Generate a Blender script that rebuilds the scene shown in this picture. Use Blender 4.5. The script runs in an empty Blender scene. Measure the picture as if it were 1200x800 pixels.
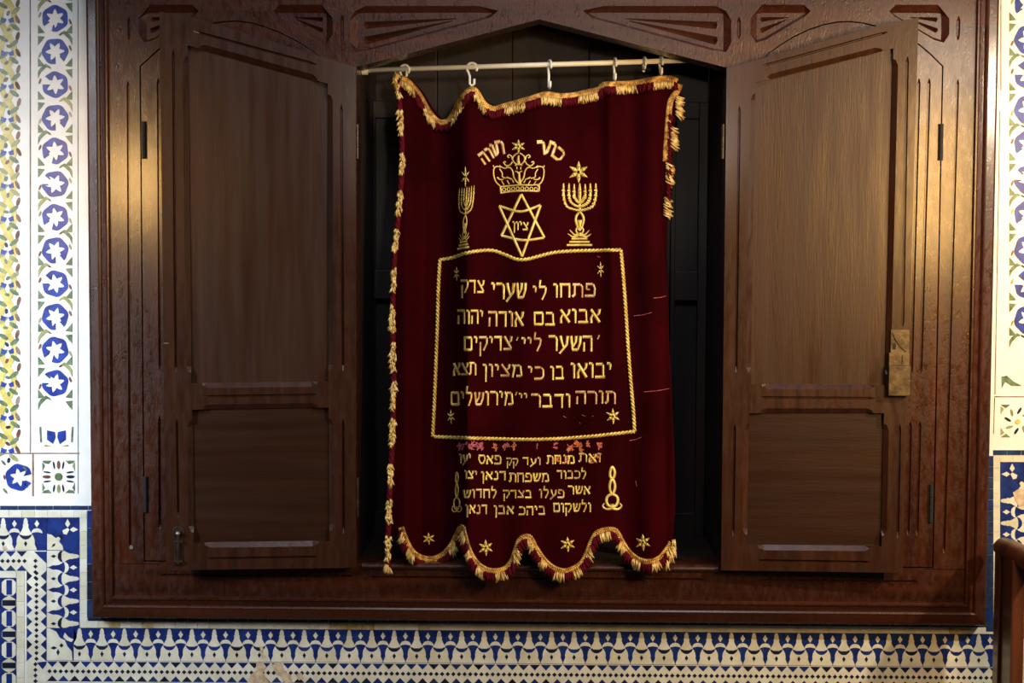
import bpy, bmesh, math, random
from mathutils import Vector, Matrix, Euler
from mathutils.geometry import tessellate_polygon

random.seed(7)
scene = bpy.context.scene
COL = scene.collection

# ------------------------------------------------------------------ camera
Z0 = 0.75                                   # height of the ark's lower edge above the floor
FPX = 1847.0
CAM_LOC = Vector((0.00375, -3.74146, 0.86792 + Z0))
CAM_ROT = Euler((1.51498184, -0.0046304, 0.01877979), 'XYZ')
cd = bpy.data.cameras.new('camera')
cd.sensor_width = 36.0
cd.lens = 36.0 * FPX / 1200.0
cam = bpy.data.objects.new('camera', cd)
cam.location = CAM_LOC
cam.rotation_euler = CAM_ROT
COL.objects.link(cam)
scene.camera = cam

# ------------------------------------------------------------------ light, exposure
scene.view_settings.view_transform = 'Standard'
scene.view_settings.look = 'None'
scene.view_settings.gamma = 1.0
scene.view_settings.use_curve_mapping = False
scene.view_settings.exposure = 0.0
world = bpy.data.worlds.new('world')
scene.world = world
world.use_nodes = True
wb = world.node_tree.nodes['Background']
wb.inputs[0].default_value = (0.95, 0.93, 0.95, 1)
wb.inputs[1].default_value = 0.03


def lamp(name, kind, loc, target, energy, color, size=0.3, size_y=None, spot=None, blend=0.5, spread=None):
    l = bpy.data.lights.new(name, kind)
    l.energy = energy
    l.color = color
    if kind == 'AREA':
        l.size = size
        if size_y:
            l.shape = 'RECTANGLE'
            l.size_y = size_y
        if spread:
            l.spread = math.radians(spread)
    else:
        l.shadow_soft_size = size
    if kind == 'SPOT':
        l.spot_size = math.radians(spot)
        l.spot_blend = blend
    o = bpy.data.objects.new(name, l)
    o.location = loc
    o.rotation_euler = (Vector(target) - Vector(loc)).to_track_quat('-Z', 'Y').to_euler()
    COL.objects.link(o)
    return o


WARM = (1.0, 0.57, 0.17)
lamp('skylight', 'AREA', (0.1, -1.7, 3.3), (-0.1, 0.0, 1.9), 12, (0.84, 0.88, 1.0), 1.6, 0.7, spread=110)
lamp('window_light', 'AREA', (-2.15, -1.55, 2.0), (-1.30, 0.0, 1.25), 6.3, (0.84, 0.92, 1.0), 0.6, 0.9, spread=45)
lamp('warm_lamp', 'SPOT', (2.05, -1.25, 2.15), (1.15, 0.0, 1.42), 165, (1.0, 0.84, 0.60), 0.05, spot=76, blend=0.9)
lamp('wall_lamp', 'AREA', (1.25, -1.8, 1.86), (1.0, 0.0, 1.84), 15, WARM, 0.42, 0.5, spread=120)
lamp('wall_lamp', 'SPOT', (-1.40, -1.80, 1.86), (-0.93, 0.0, 1.80), 52, WARM, 0.12, spot=26, blend=1.0)
lamp('ceiling_lamp', 'SPOT', (1.5, -2.2, 2.32), (0.08, 0.0, 1.52), 62, (1.0, 0.89, 0.73), 0.16, spot=54, blend=0.9)

lamp('rod_fill_spot', 'SPOT', (0.25, -3.0, 2.02), (0.0, 0.0, 2.01), 58, (1.0, 0.90, 0.74), 0.06, spot=22, blend=0.6)  # added fill with no known source, brightens the rod and hooks


# ------------------------------------------------------------------ geometry helpers
ROTM = CAM_ROT.to_matrix()


def ray(px, py):
    return ROTM @ Vector(((px - 600.0) / FPX, (400.0 - py) / FPX, -1.0))


def at(px, py, y):
    """the point of the place at depth y that stands at photo position (px, py)"""
    r = ray(px, py)
    return CAM_LOC + r * ((y - CAM_LOC.y) / r.y)


def on_plane(px, py, p0, n):
    r = ray(px, py)
    return CAM_LOC + r * ((p0 - CAM_LOC).dot(n) / r.dot(n))


class MB:
    def __init__(self):
        self.v, self.f, self.m = [], [], []

    def add(self, vs, fs, mat=0):
        o = len(self.v)
        self.v += [tuple(p) for p in vs]
        for f in fs:
            self.f.append(tuple(i + o for i in f))
            self.m.append(mat)

    def box(self, a, b, mat=0):
        x0, y0, z0 = a
        x1, y1, z1 = b
        self.add([(x0, y0, z0), (x1, y0, z0), (x1, y1, z0), (x0, y1, z0), (x0, y0, z1), (x1, y0, z1), (x1, y1, z1), (x0, y1, z1)],
                 [(0, 3, 2, 1), (4, 5, 6, 7), (0, 1, 5, 4), (1, 2, 6, 5), (2, 3, 7, 6), (3, 0, 4, 7)], mat)

    def tube(self, pts, r, n=8, mat=0, closed=False):
        pts = [Vector(p) for p in pts]
        N = len(pts)
        rs = r if isinstance(r, (list, tuple)) else [r] * N
        rings = []
        up = None
        for i, p in enumerate(pts):
            a = pts[(i - 1) % N] if (closed or i > 0) else p
            b = pts[(i + 1) % N] if (closed or i < N - 1) else p
            t = (b - a).normalized()
            if up is None:
                up = Vector((0, 0, 1)) if abs(t.z) < 0.9 else Vector((1, 0, 0))
            s = t.cross(up).normalized()
            up = s.cross(t).normalized()
            rings.append([p + (s * math.cos(k * 2 * math.pi / n) + up * math.sin(k * 2 * math.pi / n)) * rs[i] for k in range(n)])
        vs = [q for rg in rings for q in rg]
        fs = []
        for i in range(N if closed else N - 1):
            j = (i + 1) % N
            for k in range(n):
                l = (k + 1) % n
                fs.append((i * n + k, i * n + l, j * n + l, j * n + k))
        if not closed:
            fs.append(tuple(range(n))[::-1])
            fs.append(tuple((N - 1) * n + k for k in range(n)))
        self.add(vs, fs, mat)

    def build(self, name, mats, parent=None, smooth=False, recalc=True, bevel=0.0):
        me = bpy.data.meshes.new(name)
        me.from_pydata(self.v, [], self.f)
        if not isinstance(mats, (list, tuple)):
            mats = [mats]
        for m in mats:
            me.materials.append(m)
        me.polygons.foreach_set('material_index', self.m)
        if recalc:
            bm = bmesh.new()
            bm.from_mesh(me)
            bmesh.ops.recalc_face_normals(bm, faces=bm.faces)
            bm.to_mesh(me)
            bm.free()
        if smooth:
            me.polygons.foreach_set('use_smooth', [True] * len(me.polygons))
        me.update()
        o = bpy.data.objects.new(name, me)
        COL.objects.link(o)
        if parent is not None:
            o.parent = parent
        if bevel:
            md = o.modifiers.new('bevel', 'BEVEL')
            md.width = bevel
            md.segments = 2
            md.limit_method = 'ANGLE'
        return o


def plate(mb, outer, holes, y0, y1, mat=0):
    """flat board in the x-z plane from front y0 to back y1; loops are (x, z)"""
    loops = [[Vector((p[0], p[1], 0)) for p in outer]] + [[Vector((p[0], p[1], 0)) for p in h] for h in holes]
    tris = tessellate_polygon(loops)
    flat = [p for l in loops for p in l]
    n = len(flat)
    vs = [(p.x, y0, p.y) for p in flat] + [(p.x, y1, p.y) for p in flat]
    fs = [tuple(t) for t in tris] + [tuple(i + n for i in reversed(t)) for t in tris]
    o = 0
    for l in loops:
        k = len(l)
        for i in range(k):
            j = (i + 1) % k
            fs.append((o + i, o + j, o + j + n, o + i + n))
        o += k
    mb.add(vs, fs, mat)


def hull(bm, pts):
    vs = [bm.verts.new(p) for p in pts]
    r = bmesh.ops.convex_hull(bm, input=vs)
    junk = [g for g in r['geom_interior'] + r['geom_unused'] if isinstance(g, bmesh.types.BMVert)]
    bmesh.ops.delete(bm, geom=list(set(junk)), context='VERTS')


def carve(o, cutters):
    """cutters: list of point lists, each a convex tool; taken out of the board one after the other in disjoint batches"""
    if not cutters:
        return
    bm = bmesh.new()
    for pts in cutters:
        hull(bm, pts)
    bmesh.ops.recalc_face_normals(bm, faces=bm.faces)
    me = bpy.data.meshes.new('cut')
    bm.to_mesh(me)
    bm.free()
    c = bpy.data.objects.new('cut', me)
    c.matrix_world = o.matrix_world
    COL.objects.link(c)
    md = o.modifiers.new('carve', 'BOOLEAN')
    md.operation = 'DIFFERENCE'
    md.solver = 'EXACT'
    md.use_self = True
    md.object = c
    bpy.context.view_layer.update()
    dg = bpy.context.evaluated_depsgraph_get()
    new = bpy.data.meshes.new_from_object(o.evaluated_get(dg))
    o.modifiers.remove(md)
    old = o.data
    new.name = old.name + '_carved'
    o.data = new
    bpy.data.meshes.remove(old)
    bpy.data.objects.remove(c)
    bpy.data.meshes.remove(me)


EPS = 0.003


def groove(p0, p1, w, d, y, taper=0.012, flat=0.35):
    """stopped groove along p0-p1 (x, z) in a surface at y, looking along +y"""
    a, b = Vector(p0), Vector(p1)
    t = (b - a).normalized()
    s = Vector((-t.y, t.x)) * (w / 2)
    taper = min(taper, (b - a).length * 0.4)
    hexa = [a + s * 0.35, a - s * 0.35, a + t * taper + s, a + t * taper - s, b - t * taper + s, b - t * taper - s, b + s * 0.35, b - s * 0.35]
    pts = [(p.x, y - EPS, p.y) for p in hexa] + [(p.x, y, p.y) for p in hexa]
    for q in (a + t * taper, b - t * taper):
        for k, dd in ((flat, 1.0), (0.76, 0.62)):
            pts += [(q.x + s.x * k, y + d * dd, q.y + s.y * k), (q.x - s.x * k, y + d * dd, q.y - s.y * k)]
    return pts


def edge_chamfer(h0, h1, out, c, y, stop=0.03, depth=None):
    """stop chamfer on the edge h0-h1 of a hole; out points into the wood"""
    a, b = Vector(h0), Vector(h1)
    t = (b - a).normalized()
    o_ = Vector(out).normalized()
    depth = depth or c
    a1, b1 = a + t * stop, b - t * stop
    a2, b2 = a + t * (stop + c * 1.3), b - t * (stop + c * 1.3)
    inn = -o_ * 0.002
    surf = [a1 + inn, b1 + inn, a1, b1, a2 + o_ * c, b2 + o_ * c, a1 + t * c * 0.25 + o_ * c * 0.55, b1 - t * c * 0.25 + o_ * c * 0.55]
    pts = [(p.x, y - EPS, p.y) for p in surf] + [(p.x, y, p.y) for p in surf]
    for q in (a2 + inn, b2 + inn):
        pts.append((q.x, y + depth, q.y))
    return pts


def recess(S, B, y, d):
    pts = [(p[0], y - EPS, p[1]) for p in S] + [(p[0], y, p[1]) for p in S] + [(p[0], y + d, p[1]) for p in B]
    return pts


def interp(poly, x):
    if x <= poly[0][0]:
        return poly[0][1]
    for (a, b), (c, d) in zip(poly, poly[1:]):
        if x <= c:
            return b + (d - b) * (x - a) / (c - a) if c > a else d
    return poly[-1][1]


def smooth_path(pts, n=6, closed=False):
    """Catmull-Rom through 2-D points"""
    P = [Vector(p) for p in pts]
    N = len(P)
    out = []
    for i in range(N if closed else N - 1):
        p1, p2 = P[i], P[(i + 1) % N]
        p0 = P[i - 1] if (closed or i > 0) else p1 * 2 - p2
        p3 = P[(i + 2) % N] if (closed or i + 2 < N) else p2 * 2 - p1
        for k in range(n):
            t = k / n
            out.append(0.5 * ((2 * p1) + (p2 - p0) * t + (2 * p0 - 5 * p1 + 4 * p2 - p3) * t * t + (3 * p1 - 3 * p2 + p3 - p0) * t ** 3))
    if not closed:
        out.append(P[-1])
    return out


def resample(pts, step):
    P = [Vector(p) for p in pts]
    out = [P[0].copy()]
    acc = 0.0
    for a, b in zip(P, P[1:]):
        L = (b - a).length
        d = step - acc
        while d <= L:
            out.append(a.lerp(b, d / L))
            d += step
        acc = L - (d - step)
    return out


# ------------------------------------------------------------------ materials
def new_mat(name):
    m = bpy.data.materials.new(name)
    m.use_nodes = True
    nt = m.node_tree
    return m, nt, nt.nodes['Principled BSDF']


def nd(nt, t, **kw):
    n = nt.nodes.new(t)
    for k, v in kw.items():
        setattr(n, k, v)
    return n


def noise_mat(name, c1, c2, rough=0.4, scale=(30, 30, 30), nscale=1.0, bump=0.1, bump_scale=300.0, metallic=0.0, coat=0.0,
              rough_var=0.0, sheen=0.0, sheen_tint=None, detail=6.0, lo=0.35, hi=0.65, bump_dist=0.001, spec=None, rscale=(14, 14, 14)):
    m, nt, b = new_mat(name)
    tc = nd(nt, 'ShaderNodeTexCoord')
    mp = nd(nt, 'ShaderNodeMapping')
    mp.inputs['Scale'].default_value = scale
    nt.links.new(tc.outputs['Object'], mp.inputs['Vector'])
    n1 = nd(nt, 'ShaderNodeTexNoise')
    n1.inputs['Scale'].default_value = nscale
    n1.inputs['Detail'].default_value = detail
    nt.links.new(mp.outputs[0], n1.inputs['Vector'])
    rp = nd(nt, 'ShaderNodeValToRGB')
    rp.color_ramp.elements[0].position = lo
    rp.color_ramp.elements[0].color = (*c1, 1)
    rp.color_ramp.elements[1].position = hi
    rp.color_ramp.elements[1].color = (*c2, 1)
    nt.links.new(n1.outputs['Fac'], rp.inputs[0])
    nt.links.new(rp.outputs[0], b.inputs['Base Color'])
    b.inputs['Roughness'].default_value = rough
    b.inputs['Metallic'].default_value = metallic
    b.inputs['Coat Weight'].default_value = coat
    b.inputs['Coat Roughness'].default_value = 0.20
    if spec is not None:
        b.inputs['Specular IOR Level'].default_value = spec
    if sheen:
        b.inputs['Sheen Weight'].default_value = sheen
        b.inputs['Sheen Roughness'].default_value = 0.35
        if sheen_tint:
            b.inputs['Sheen Tint'].default_value = (*sheen_tint, 1)
    if rough_var:
        mr = nd(nt, 'ShaderNodeMapRange')
        mr.inputs['To Min'].default_value = rough - rough_var
        mr.inputs['To Max'].default_value = rough + rough_var
        n3 = nd(nt, 'ShaderNodeTexNoise')
        n3.inputs['Detail'].default_value = 5.0
        n3.inputs['Scale'].default_value = 1.0
        m4 = nd(nt, 'ShaderNodeMapping')
        m4.inputs['Scale'].default_value = rscale
        nt.links.new(tc.outputs['Object'], m4.inputs['Vector'])
        nt.links.new(m4.outputs[0], n3.inputs['Vector'])
        mr.inputs['From Min'].default_value = 0.32
        mr.inputs['From Max'].default_value = 0.68
        nt.links.new(n3.outputs['Fac'], mr.inputs['Value'])
        nt.links.new(mr.outputs[0], b.inputs['Roughness'])
    if bump:
        n2 = nd(nt, 'ShaderNodeTexNoise')
        n2.inputs['Detail'].default_value = 4.0
        if isinstance(bump_scale, tuple):
            n2.inputs['Scale'].default_value = 1.0
            n2.inputs['Roughness'].default_value = 0.62
            m3 = nd(nt, 'ShaderNodeMapping')
            m3.inputs['Scale'].default_value = bump_scale
            nt.links.new(tc.outputs['Object'], m3.inputs['Vector'])
            nt.links.new(m3.outputs[0], n2.inputs['Vector'])
        else:
            n2.inputs['Scale'].default_value = bump_scale
            nt.links.new(tc.outputs['Object'], n2.inputs['Vector'])
        bp = nd(nt, 'ShaderNodeBump')
        bp.inputs['Strength'].default_value = bump
        bp.inputs['Distance'].default_value = bump_dist
        nt.links.new(n2.outputs['Fac'], bp.inputs['Height'])
        nt.links.new(bp.outputs[0], b.inputs['Normal'])
    return m


M = {}
# varnished old wood: grain runs along z (upright) or along x (rails)
M['wood'] = noise_mat('varnished_frame_wood', (0.018, 0.0038, 0.0012), (0.060, 0.0132, 0.0034), 0.38, (46, 46, 2.2), 1.0, 0.85, (190, 190, 80), coat=0.45, rough_var=0.17, lo=0.25, hi=0.75, bump_dist=0.0014, spec=0.30, rscale=(95, 95, 40))
M['door'] = noise_mat('varnished_door_wood', (0.020, 0.0060, 0.0023), (0.047, 0.0145, 0.0050), 0.40, (44, 44, 2.0), 1.0, 0.35, (230, 230, 60), coat=0.22, rough_var=0.12, lo=0.25, hi=0.75, spec=0.30, rscale=(80, 80, 20))
M['panel'] = noise_mat('door_panel_wood', (0.022, 0.0080, 0.0036), (0.048, 0.0174, 0.0074), 0.43, (52, 52, 1.5), 1.0, 0.45, (260, 260, 22), coat=0.12, rough_var=0.12, lo=0.15, hi=0.85, spec=0.34, rscale=(45, 45, 3.5))
M['panel_h'] = noise_mat('door_panel_wood_level', (0.017, 0.0054, 0.0020), (0.034, 0.0112, 0.0039), 0.43, (1.6, 52, 52), 1.0, 0.35, (22, 230, 230), coat=0.08, rough_var=0.08, lo=0.15, hi=0.85, spec=0.28, rscale=(3.5, 45, 45))


def cross_grain(m, zlo, zhi):
    """the rails below zlo and above zhi have their grain lying level"""
    nt = m.node_tree
    mp = next(n for n in nt.nodes if n.type == 'MAPPING')
    tc = next(n for n in nt.nodes if n.type == 'TEX_COORD')
    tgt = mp.outputs[0].links[0].to_socket
    m2 = nd(nt, 'ShaderNodeMapping')
    a = mp.inputs['Scale'].default_value
    m2.inputs['Scale'].default_value = (a[2], a[1], a[0])
    nt.links.new(tc.outputs['Object'], m2.inputs['Vector'])
    sp = nd(nt, 'ShaderNodeSeparateXYZ')
    nt.links.new(tc.outputs['Object'], sp.inputs[0])
    c1 = nd(nt, 'ShaderNodeMath', operation='LESS_THAN')
    c1.inputs[1].default_value = zlo
    c2 = nd(nt, 'ShaderNodeMath', operation='GREATER_THAN')
    c2.inputs[1].default_value = zhi
    nt.links.new(sp.outputs[2], c1.inputs[0])
    nt.links.new(sp.outputs[2], c2.inputs[0])
    ad = nd(nt, 'ShaderNodeMath', operation='ADD')
    nt.links.new(c1.outputs[0], ad.inputs[0])
    nt.links.new(c2.outputs[0], ad.inputs[1])
    mx = nd(nt, 'ShaderNodeMix', data_type='VECTOR')
    nt.links.new(ad.outputs[0], mx.inputs[0])
    nt.links.new(mp.outputs[0], mx.inputs[4])
    nt.links.new(m2.outputs[0], mx.inputs[5])
    nt.links.new(mx.outputs[1], tgt)


cross_grain(M['wood'], Z0 + 0.128, Z0 + 1.33)
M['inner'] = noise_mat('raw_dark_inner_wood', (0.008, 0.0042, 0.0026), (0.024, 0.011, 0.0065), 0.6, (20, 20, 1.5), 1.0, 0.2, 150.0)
M['rail'] = noise_mat('railing_wood', (0.045, 0.012, 0.005), (0.12, 0.034, 0.012), 0.35, (20, 20, 2.0), 1.0, 0.1, 200.0, coat=0.3)
M['iron'] = noise_mat('painted_iron', (0.020, 0.013, 0.009), (0.055, 0.036, 0.022), 0.42, (60, 60, 60), 1.0, 0.3, 250.0, metallic=0.4)
M['brass'] = noise_mat('dulled_brass_lock', (0.045, 0.028, 0.012), (0.12, 0.08, 0.035), 0.45, (50, 50, 50), 1.0, 0.4, 200.0, metallic=0.45)
M['black'] = noise_mat('keyhole_black', (0.004, 0.003, 0.003), (0.008, 0.006, 0.005), 0.8, bump=0)
M['velvet'] = noise_mat('wine_red_velvet', (0.0165, 0.0001, 0.0010), (0.029, 0.0002, 0.0016), 0.85, (6, 6, 6), 1.0, 0.25, 500.0, sheen=0.03, sheen_tint=(0.9, 0.01, 0.04), spec=0.03)
M['redthread'] = noise_mat('red_fringe_thread', (0.060, 0.0015, 0.006), (0.11, 0.003, 0.010), 0.8, (90, 90, 90), 1.0, 0.2, 700.0, sheen=0.05, sheen_tint=(1, .1, .15), spec=0.1)
M['gold'] = noise_mat('gold_thread', (0.56, 0.37, 0.06), (0.92, 0.71, 0.20), 0.42, (55, 55, 55), 1.0, 0.5, 900.0, metallic=0.35, lo=0.3, hi=0.7)
M['gold_dark'] = noise_mat('tarnished_gold_braid', (0.26, 0.10, 0.015), (0.78, 0.46, 0.10), 0.40, (70, 70, 70), 1.0, 0.6, 600.0, metallic=0.45, lo=0.35, hi=0.65)
M['gold_copper'] = noise_mat('coppery_gold_thread', (0.42, 0.20, 0.06), (0.78, 0.56, 0.24), 0.42, (45, 45, 45), 1.0, 0.5, 900.0, metallic=0.35)
M['gold_pale'] = noise_mat('pale_fringe_thread', (0.46, 0.26, 0.05), (0.90, 0.70, 0.28), 0.5, (80, 80, 80), 1.0, 0.3, 900.0, metallic=0.25)
M['pinkthread'] = noise_mat('worn_pink_backing', (0.30, 0.05, 0.075), (0.52, 0.13, 0.15), 0.85, (120, 120, 120), 1.0, 0.3, 700.0)
M['orangethread'] = noise_mat('worn_orange_backing', (0.46, 0.10, 0.04), (0.62, 0.20, 0.08), 0.85, (120, 120, 120), 1.0, 0.3, 700.0)
M['plastic'] = noise_mat('white_plastic', (0.74, 0.72, 0.64), (0.82, 0.80, 0.72), 0.3, bump=0)
M['rod'] = noise_mat('cream_enamel_rod', (0.80, 0.76, 0.60), (0.88, 0.84, 0.68), 0.32, bump=0)
M['plaster'] = noise_mat('white_glazed_plaster', (0.72, 0.72, 0.69), (0.82, 0.82, 0.80), 0.35, (12, 12, 12), 1.0, 0.15, 90.0)
M['blue'] = noise_mat('cobalt_glaze', (0.006, 0.020, 0.19), (0.022, 0.056, 0.36), 0.3, (40, 40, 40), 1.0, 0.1, 200.0)
M['navy'] = noise_mat('navy_glaze', (0.006, 0.015, 0.11), (0.013, 0.036, 0.20), 0.3, (28, 28, 28), 1.0, 0.1, 200.0)
M['ink'] = noise_mat('blackish_glaze', (0.006, 0.008, 0.020), (0.012, 0.018, 0.055), 0.3, (40, 40, 40), 1.0, 0.1, 200.0)
M['border'] = noise_mat('dark_blue_edge_glaze', (0.010, 0.022, 0.07), (0.020, 0.045, 0.13), 0.3, (40, 40, 40), 1.0, 0.1, 200.0)
M['cream'] = noise_mat('cream_tile', (0.60, 0.59, 0.48), (0.76, 0.75, 0.64), 0.35, (25, 25, 25), 1.0, 0.1, 200.0)
M['cream_b'] = noise_mat('buff_tile', (0.56, 0.54, 0.40), (0.68, 0.66, 0.52), 0.35, (25, 25, 25), 1.0, 0.1, 200.0)
M['ochre'] = noise_mat('ochre_stained_tile', (0.36, 0.23, 0.06), (0.58, 0.50, 0.30), 0.4, (60, 60, 60), 1.0, 0.1, 200.0)
M['worn'] = noise_mat('bare_clay_body', (0.44, 0.30, 0.18), (0.64, 0.54, 0.40), 0.6, (60, 60, 60), 1.0, 0.4, 120.0)
M['green'] = noise_mat('green_glaze', (0.055, 0.10, 0.05), (0.16, 0.23, 0.12), 0.3, (70, 70, 70), 1.0, 0.1, 200.0)
M['olive'] = noise_mat('olive_glaze', (0.20, 0.22, 0.08), (0.36, 0.36, 0.15), 0.3, (70, 70, 70), 1.0, 0.1, 200.0)
M['brown'] = noise_mat('brown_glaze', (0.09, 0.035, 0.02), (0.24, 0.09, 0.05), 0.3, (70, 70, 70), 1.0, 0.1, 200.0)
M['yellow'] = noise_mat('yellow_glaze', (0.50, 0.40, 0.07), (0.66, 0.56, 0.18), 0.3, (50, 50, 50), 1.0, 0.1, 200.0)
M['line'] = noise_mat('brown_joint_line', (0.13, 0.06, 0.045), (0.30, 0.20, 0.16), 0.7, (30, 30, 30), 1.0, 0.1, 200.0)
M['grout'] = noise_mat('grey_grout', (0.40, 0.41, 0.37), (0.52, 0.52, 0.46), 0.7, (30, 30, 30), 1.0, 0.2, 200.0)
M['floor'] = noise_mat('floor_tile', (0.20, 0.17, 0.13), (0.28, 0.24, 0.19), 0.5, (5, 5, 5), 1.0, 0.1, 100.0)
M['steel_glint'] = noise_mat('worn_steel', (0.30, 0.28, 0.25), (0.5, 0.48, 0.44), 0.35, metallic=0.8, bump=0)  # steel of knob and latch edge, also the groove-end glint


def tag(o, label=None, cat=None, group=None, kind=None):
    if label:
        o['label'] = label
    if cat:
        o['category'] = cat
    if group:
        o['group'] = group
    if kind:
        o['kind'] = kind
    return o


def empty(name, loc, label, cat, group=None):
    o = bpy.data.objects.new(name, None)
    o.location = loc
    o.empty_display_size = 0.1
    COL.objects.link(o)
    return tag(o, label, cat, group)


def adopt(child, parent):
    """parent without moving the child (parents are unrotated empties or carry their own transform)"""
    child.parent = parent
    child.matrix_parent_inverse = Matrix.Translation(-Vector(parent.location)) if parent.type == 'EMPTY' else parent.matrix_world.inverted()
    return child


# ================================================================== SETTING
FY = -0.048                                  # front of the ark's face boards
NB = 0.36                                    # depth of the niche's back


def xz(px, py, y=FY):
    p = at(px, py, y)
    return (p.x, p.z)


XL, XR = at(418, 372, FY).x, at(849, 372, FY).x
wall = MB()
plate(wall, [(-2.3, 0.0), (2.3, 0.0), (2.3, 2.9), (-2.3, 2.9)],
      [[(-0.99, Z0 + 0.06), (0.99, Z0 + 0.06), (0.99, 2.30), (-0.99, 2.30)]], 0.0, 0.45)
wall = tag(wall.build('wall_back', M['plaster']), kind='structure')
fl = MB()
fl.box((-2.3, -4.5, -0.05), (2.3, 0.45, 0.0))
tag(fl.build('floor', M['floor']), kind='structure')


# ------------------------------------------------------------------ tiles on the wall
class Tiles:
    def __init__(self):
        self.mb = MB()
        self.mats = []

    def mi(self, k):
        if k not in self.mats:
            self.mats.append(k)
        return self.mats.index(k)

    def poly(self, pts, lvl, mat):
        pts = [p for i, p in enumerate(pts) if (Vector(p) - Vector(pts[i - 1])).length > 1e-4]
        n = len(pts)
        f = [at(p[0], p[1], -0.0006 - 0.0006 * lvl) for p in pts]
        b = [(p.x, 0.0, p.z) for p in f]
        self.mb.add(f + b, [tuple(range(n))] + [(i, (i + 1) % n, (i + 1) % n + n, i + n) for i in range(n)], self.mi(mat))

    def rect(self, x0, y0, x1, y1, lvl, mat):
        self.poly([(x0, y0), (x1, y0), (x1, y1), (x0, y1)], lvl, mat)

    def build(self, name):
        o = self.mb.build(name, [M[k] for k in self.mats], wall)
        return o


def btilt(px):
    return (px - 94.0) * 0.0070


rnd = random.Random(3)


def jit(a=0.25):
    return rnd.uniform(-a, a)


def cream_run(T, x0, y0, x1, y1, along, step=13.0, tilt=False):
    """a border of small cream tiles with fine joints"""
    n = max(1, round(((x1 - x0) if along == 'x' else (y1 - y0)) / step))
    for i in range(n):
        if along == 'x':
            a, b = x0 + (x1 - x0) * i / n, x0 + (x1 - x0) * (i + 1) / n - 0.35
            mat = rnd.choice(['cream', 'cream', 'cream_b'])
            if tilt and (382 < a < 428 or 1108 < a < 1136 or 118 < a < 138 or 160 < a < 170 or 484 < a < 494):
                mat = 'ochre'
            ta, tb = (btilt(a), btilt(b)) if tilt else (0, 0)
            T.poly([(a, y0 + ta), (b, y0 + tb), (b, y1 + tb), (a, y1 + ta)], 1.5 + jit(0.3), mat)
        else:
            a, b = y0 + (y1 - y0) * i / n, y0 + (y1 - y0) * (i + 1) / n - 0.35
            T.rect(x0, a, x1, b, 1.5 + jit(0.3), rnd.choice(['cream', 'cream', 'cream_b']))


BOTTLE = [(-1.1, 0.6), (1.1, 0.6), (2.1, 3), (2.6, 5.5), (2.3, 6.8), (3.3, 8), (3.0, 11), (4.2, 14), (6.3, 17.5), (7.6, 19.4), (3.5, 20.8), (0, 21.2),
          (-3.5, 20.8), (-7.6, 19.4), (-6.3, 17.5), (-4.2, 14), (-3.0, 11), (-3.3, 8), (-2.3, 6.8), (-2.6, 5.5), (-2.1, 3)]
CRESC = [(-7.4, 19.6), (-3.5, 21.4), (0, 21.9), (3.5, 21.4), (7.4, 19.6), (6.2, 22.6), (3, 25.2), (0, 25.7), (-3, 25.2), (-6.2, 22.6)]
DOME = [(-8.0, 20.2), (0, 22.0), (8.0, 20.2), (10.0, 24), (10.7, 28), (10.4, 31), (11.2, 33), (12.8, 36.4), (12.8, 38.2), (-12.8, 38.2), (-12.8, 36.4), (-11.2, 33),
        (-10.4, 31), (-10.7, 28), (-10.0, 24)]
DIA = [(0, 25.8 + 1.6), (2.0, 30.4), (0, 34), (-2.0, 30.4)]
WDIA = [(0, 2.6), (1.4, 5.2), (2.9, 7), (1.2, 9.6), (0, 11.6), (-1.2, 9.6), (-2.9, 7), (-1.4, 5.2)]
CAP = [(-6.6, 18.4), (-6.0, 15.8), (-3.8, 13.4), (0, 12.4), (3.8, 13.4), (6.0, 15.8), (6.6, 18.4), (3.4, 17.4), (0, 16.9), (-3.4, 17.4)]


def merlon(T, f, s0, s1, first=0, period=26.3, H=38.5):
    """blue and white band of flask shapes; f maps (along, inwards) to the photo"""
    step = period / 2
    # blue field in random pieces, white plinth
    n = max(1, round((s1 - s0) / step))
    for i in range(n):
        a, b = s0 + (s1 - s0) * i / n, s0 + (s1 - s0) * (i + 1) / n
        T.poly([f(a, 0), f(b - 0.2, 0), f(b - 0.2, H), f(a, H)], 0.5, 'navy')
    s = s0 + step * (0.5 if first == 0 else 0.5)
    k = first
    while s < s1 - 0.3 * step:
        def put(shape, lvl, mat):
            T.poly([f(min(max(s + x, s0), s1), h) for x, h in shape], lvl + jit(0.1), mat)
        if k % 2 == 0:
            put(DOME, 1.2, rnd.choice(['cream', 'cream', 'cream_b']))
            put(BOTTLE, 1.2, rnd.choice(['cream', 'cream', 'cream_b']))
            put(CRESC, 1.6, rnd.choice(['ink', 'navy']))
            put(DIA, 1.9, 'ink')
        else:
            put(WDIA, 1.2, 'cream')
            put(CAP, 1.2, 'cream')
        s += step
        k += 1


def zigzag(T, f, s0, s1, H=23.0, step=13.2):
    T.poly([f(s0, 0), f(s1, 0), f(s1, H), f(s0, H)], 0.5, 'cream')
    n = round((s1 - s0) / step)
    st = (s1 - s0) / n
    for i in range(n):
        c = s0 + st * (i + 0.5)
        for a, b in ((0, 6.6), (H, H - 6.6)):
            T.poly([f(c - st * 0.47, a), f(c, b), f(c + st * 0.47, a)], 1.0 + jit(0.1), rnd.choice(['navy', 'navy', 'border', 'ink']))
        for d in (-st / 4, st / 4):
            T.poly([f(c + d - 2.6, H / 2), f(c + d, H / 2 - 2.6), f(c + d + 2.6, H / 2), f(c + d, H / 2 + 2.6)], 1.4, 'ink')


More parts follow.
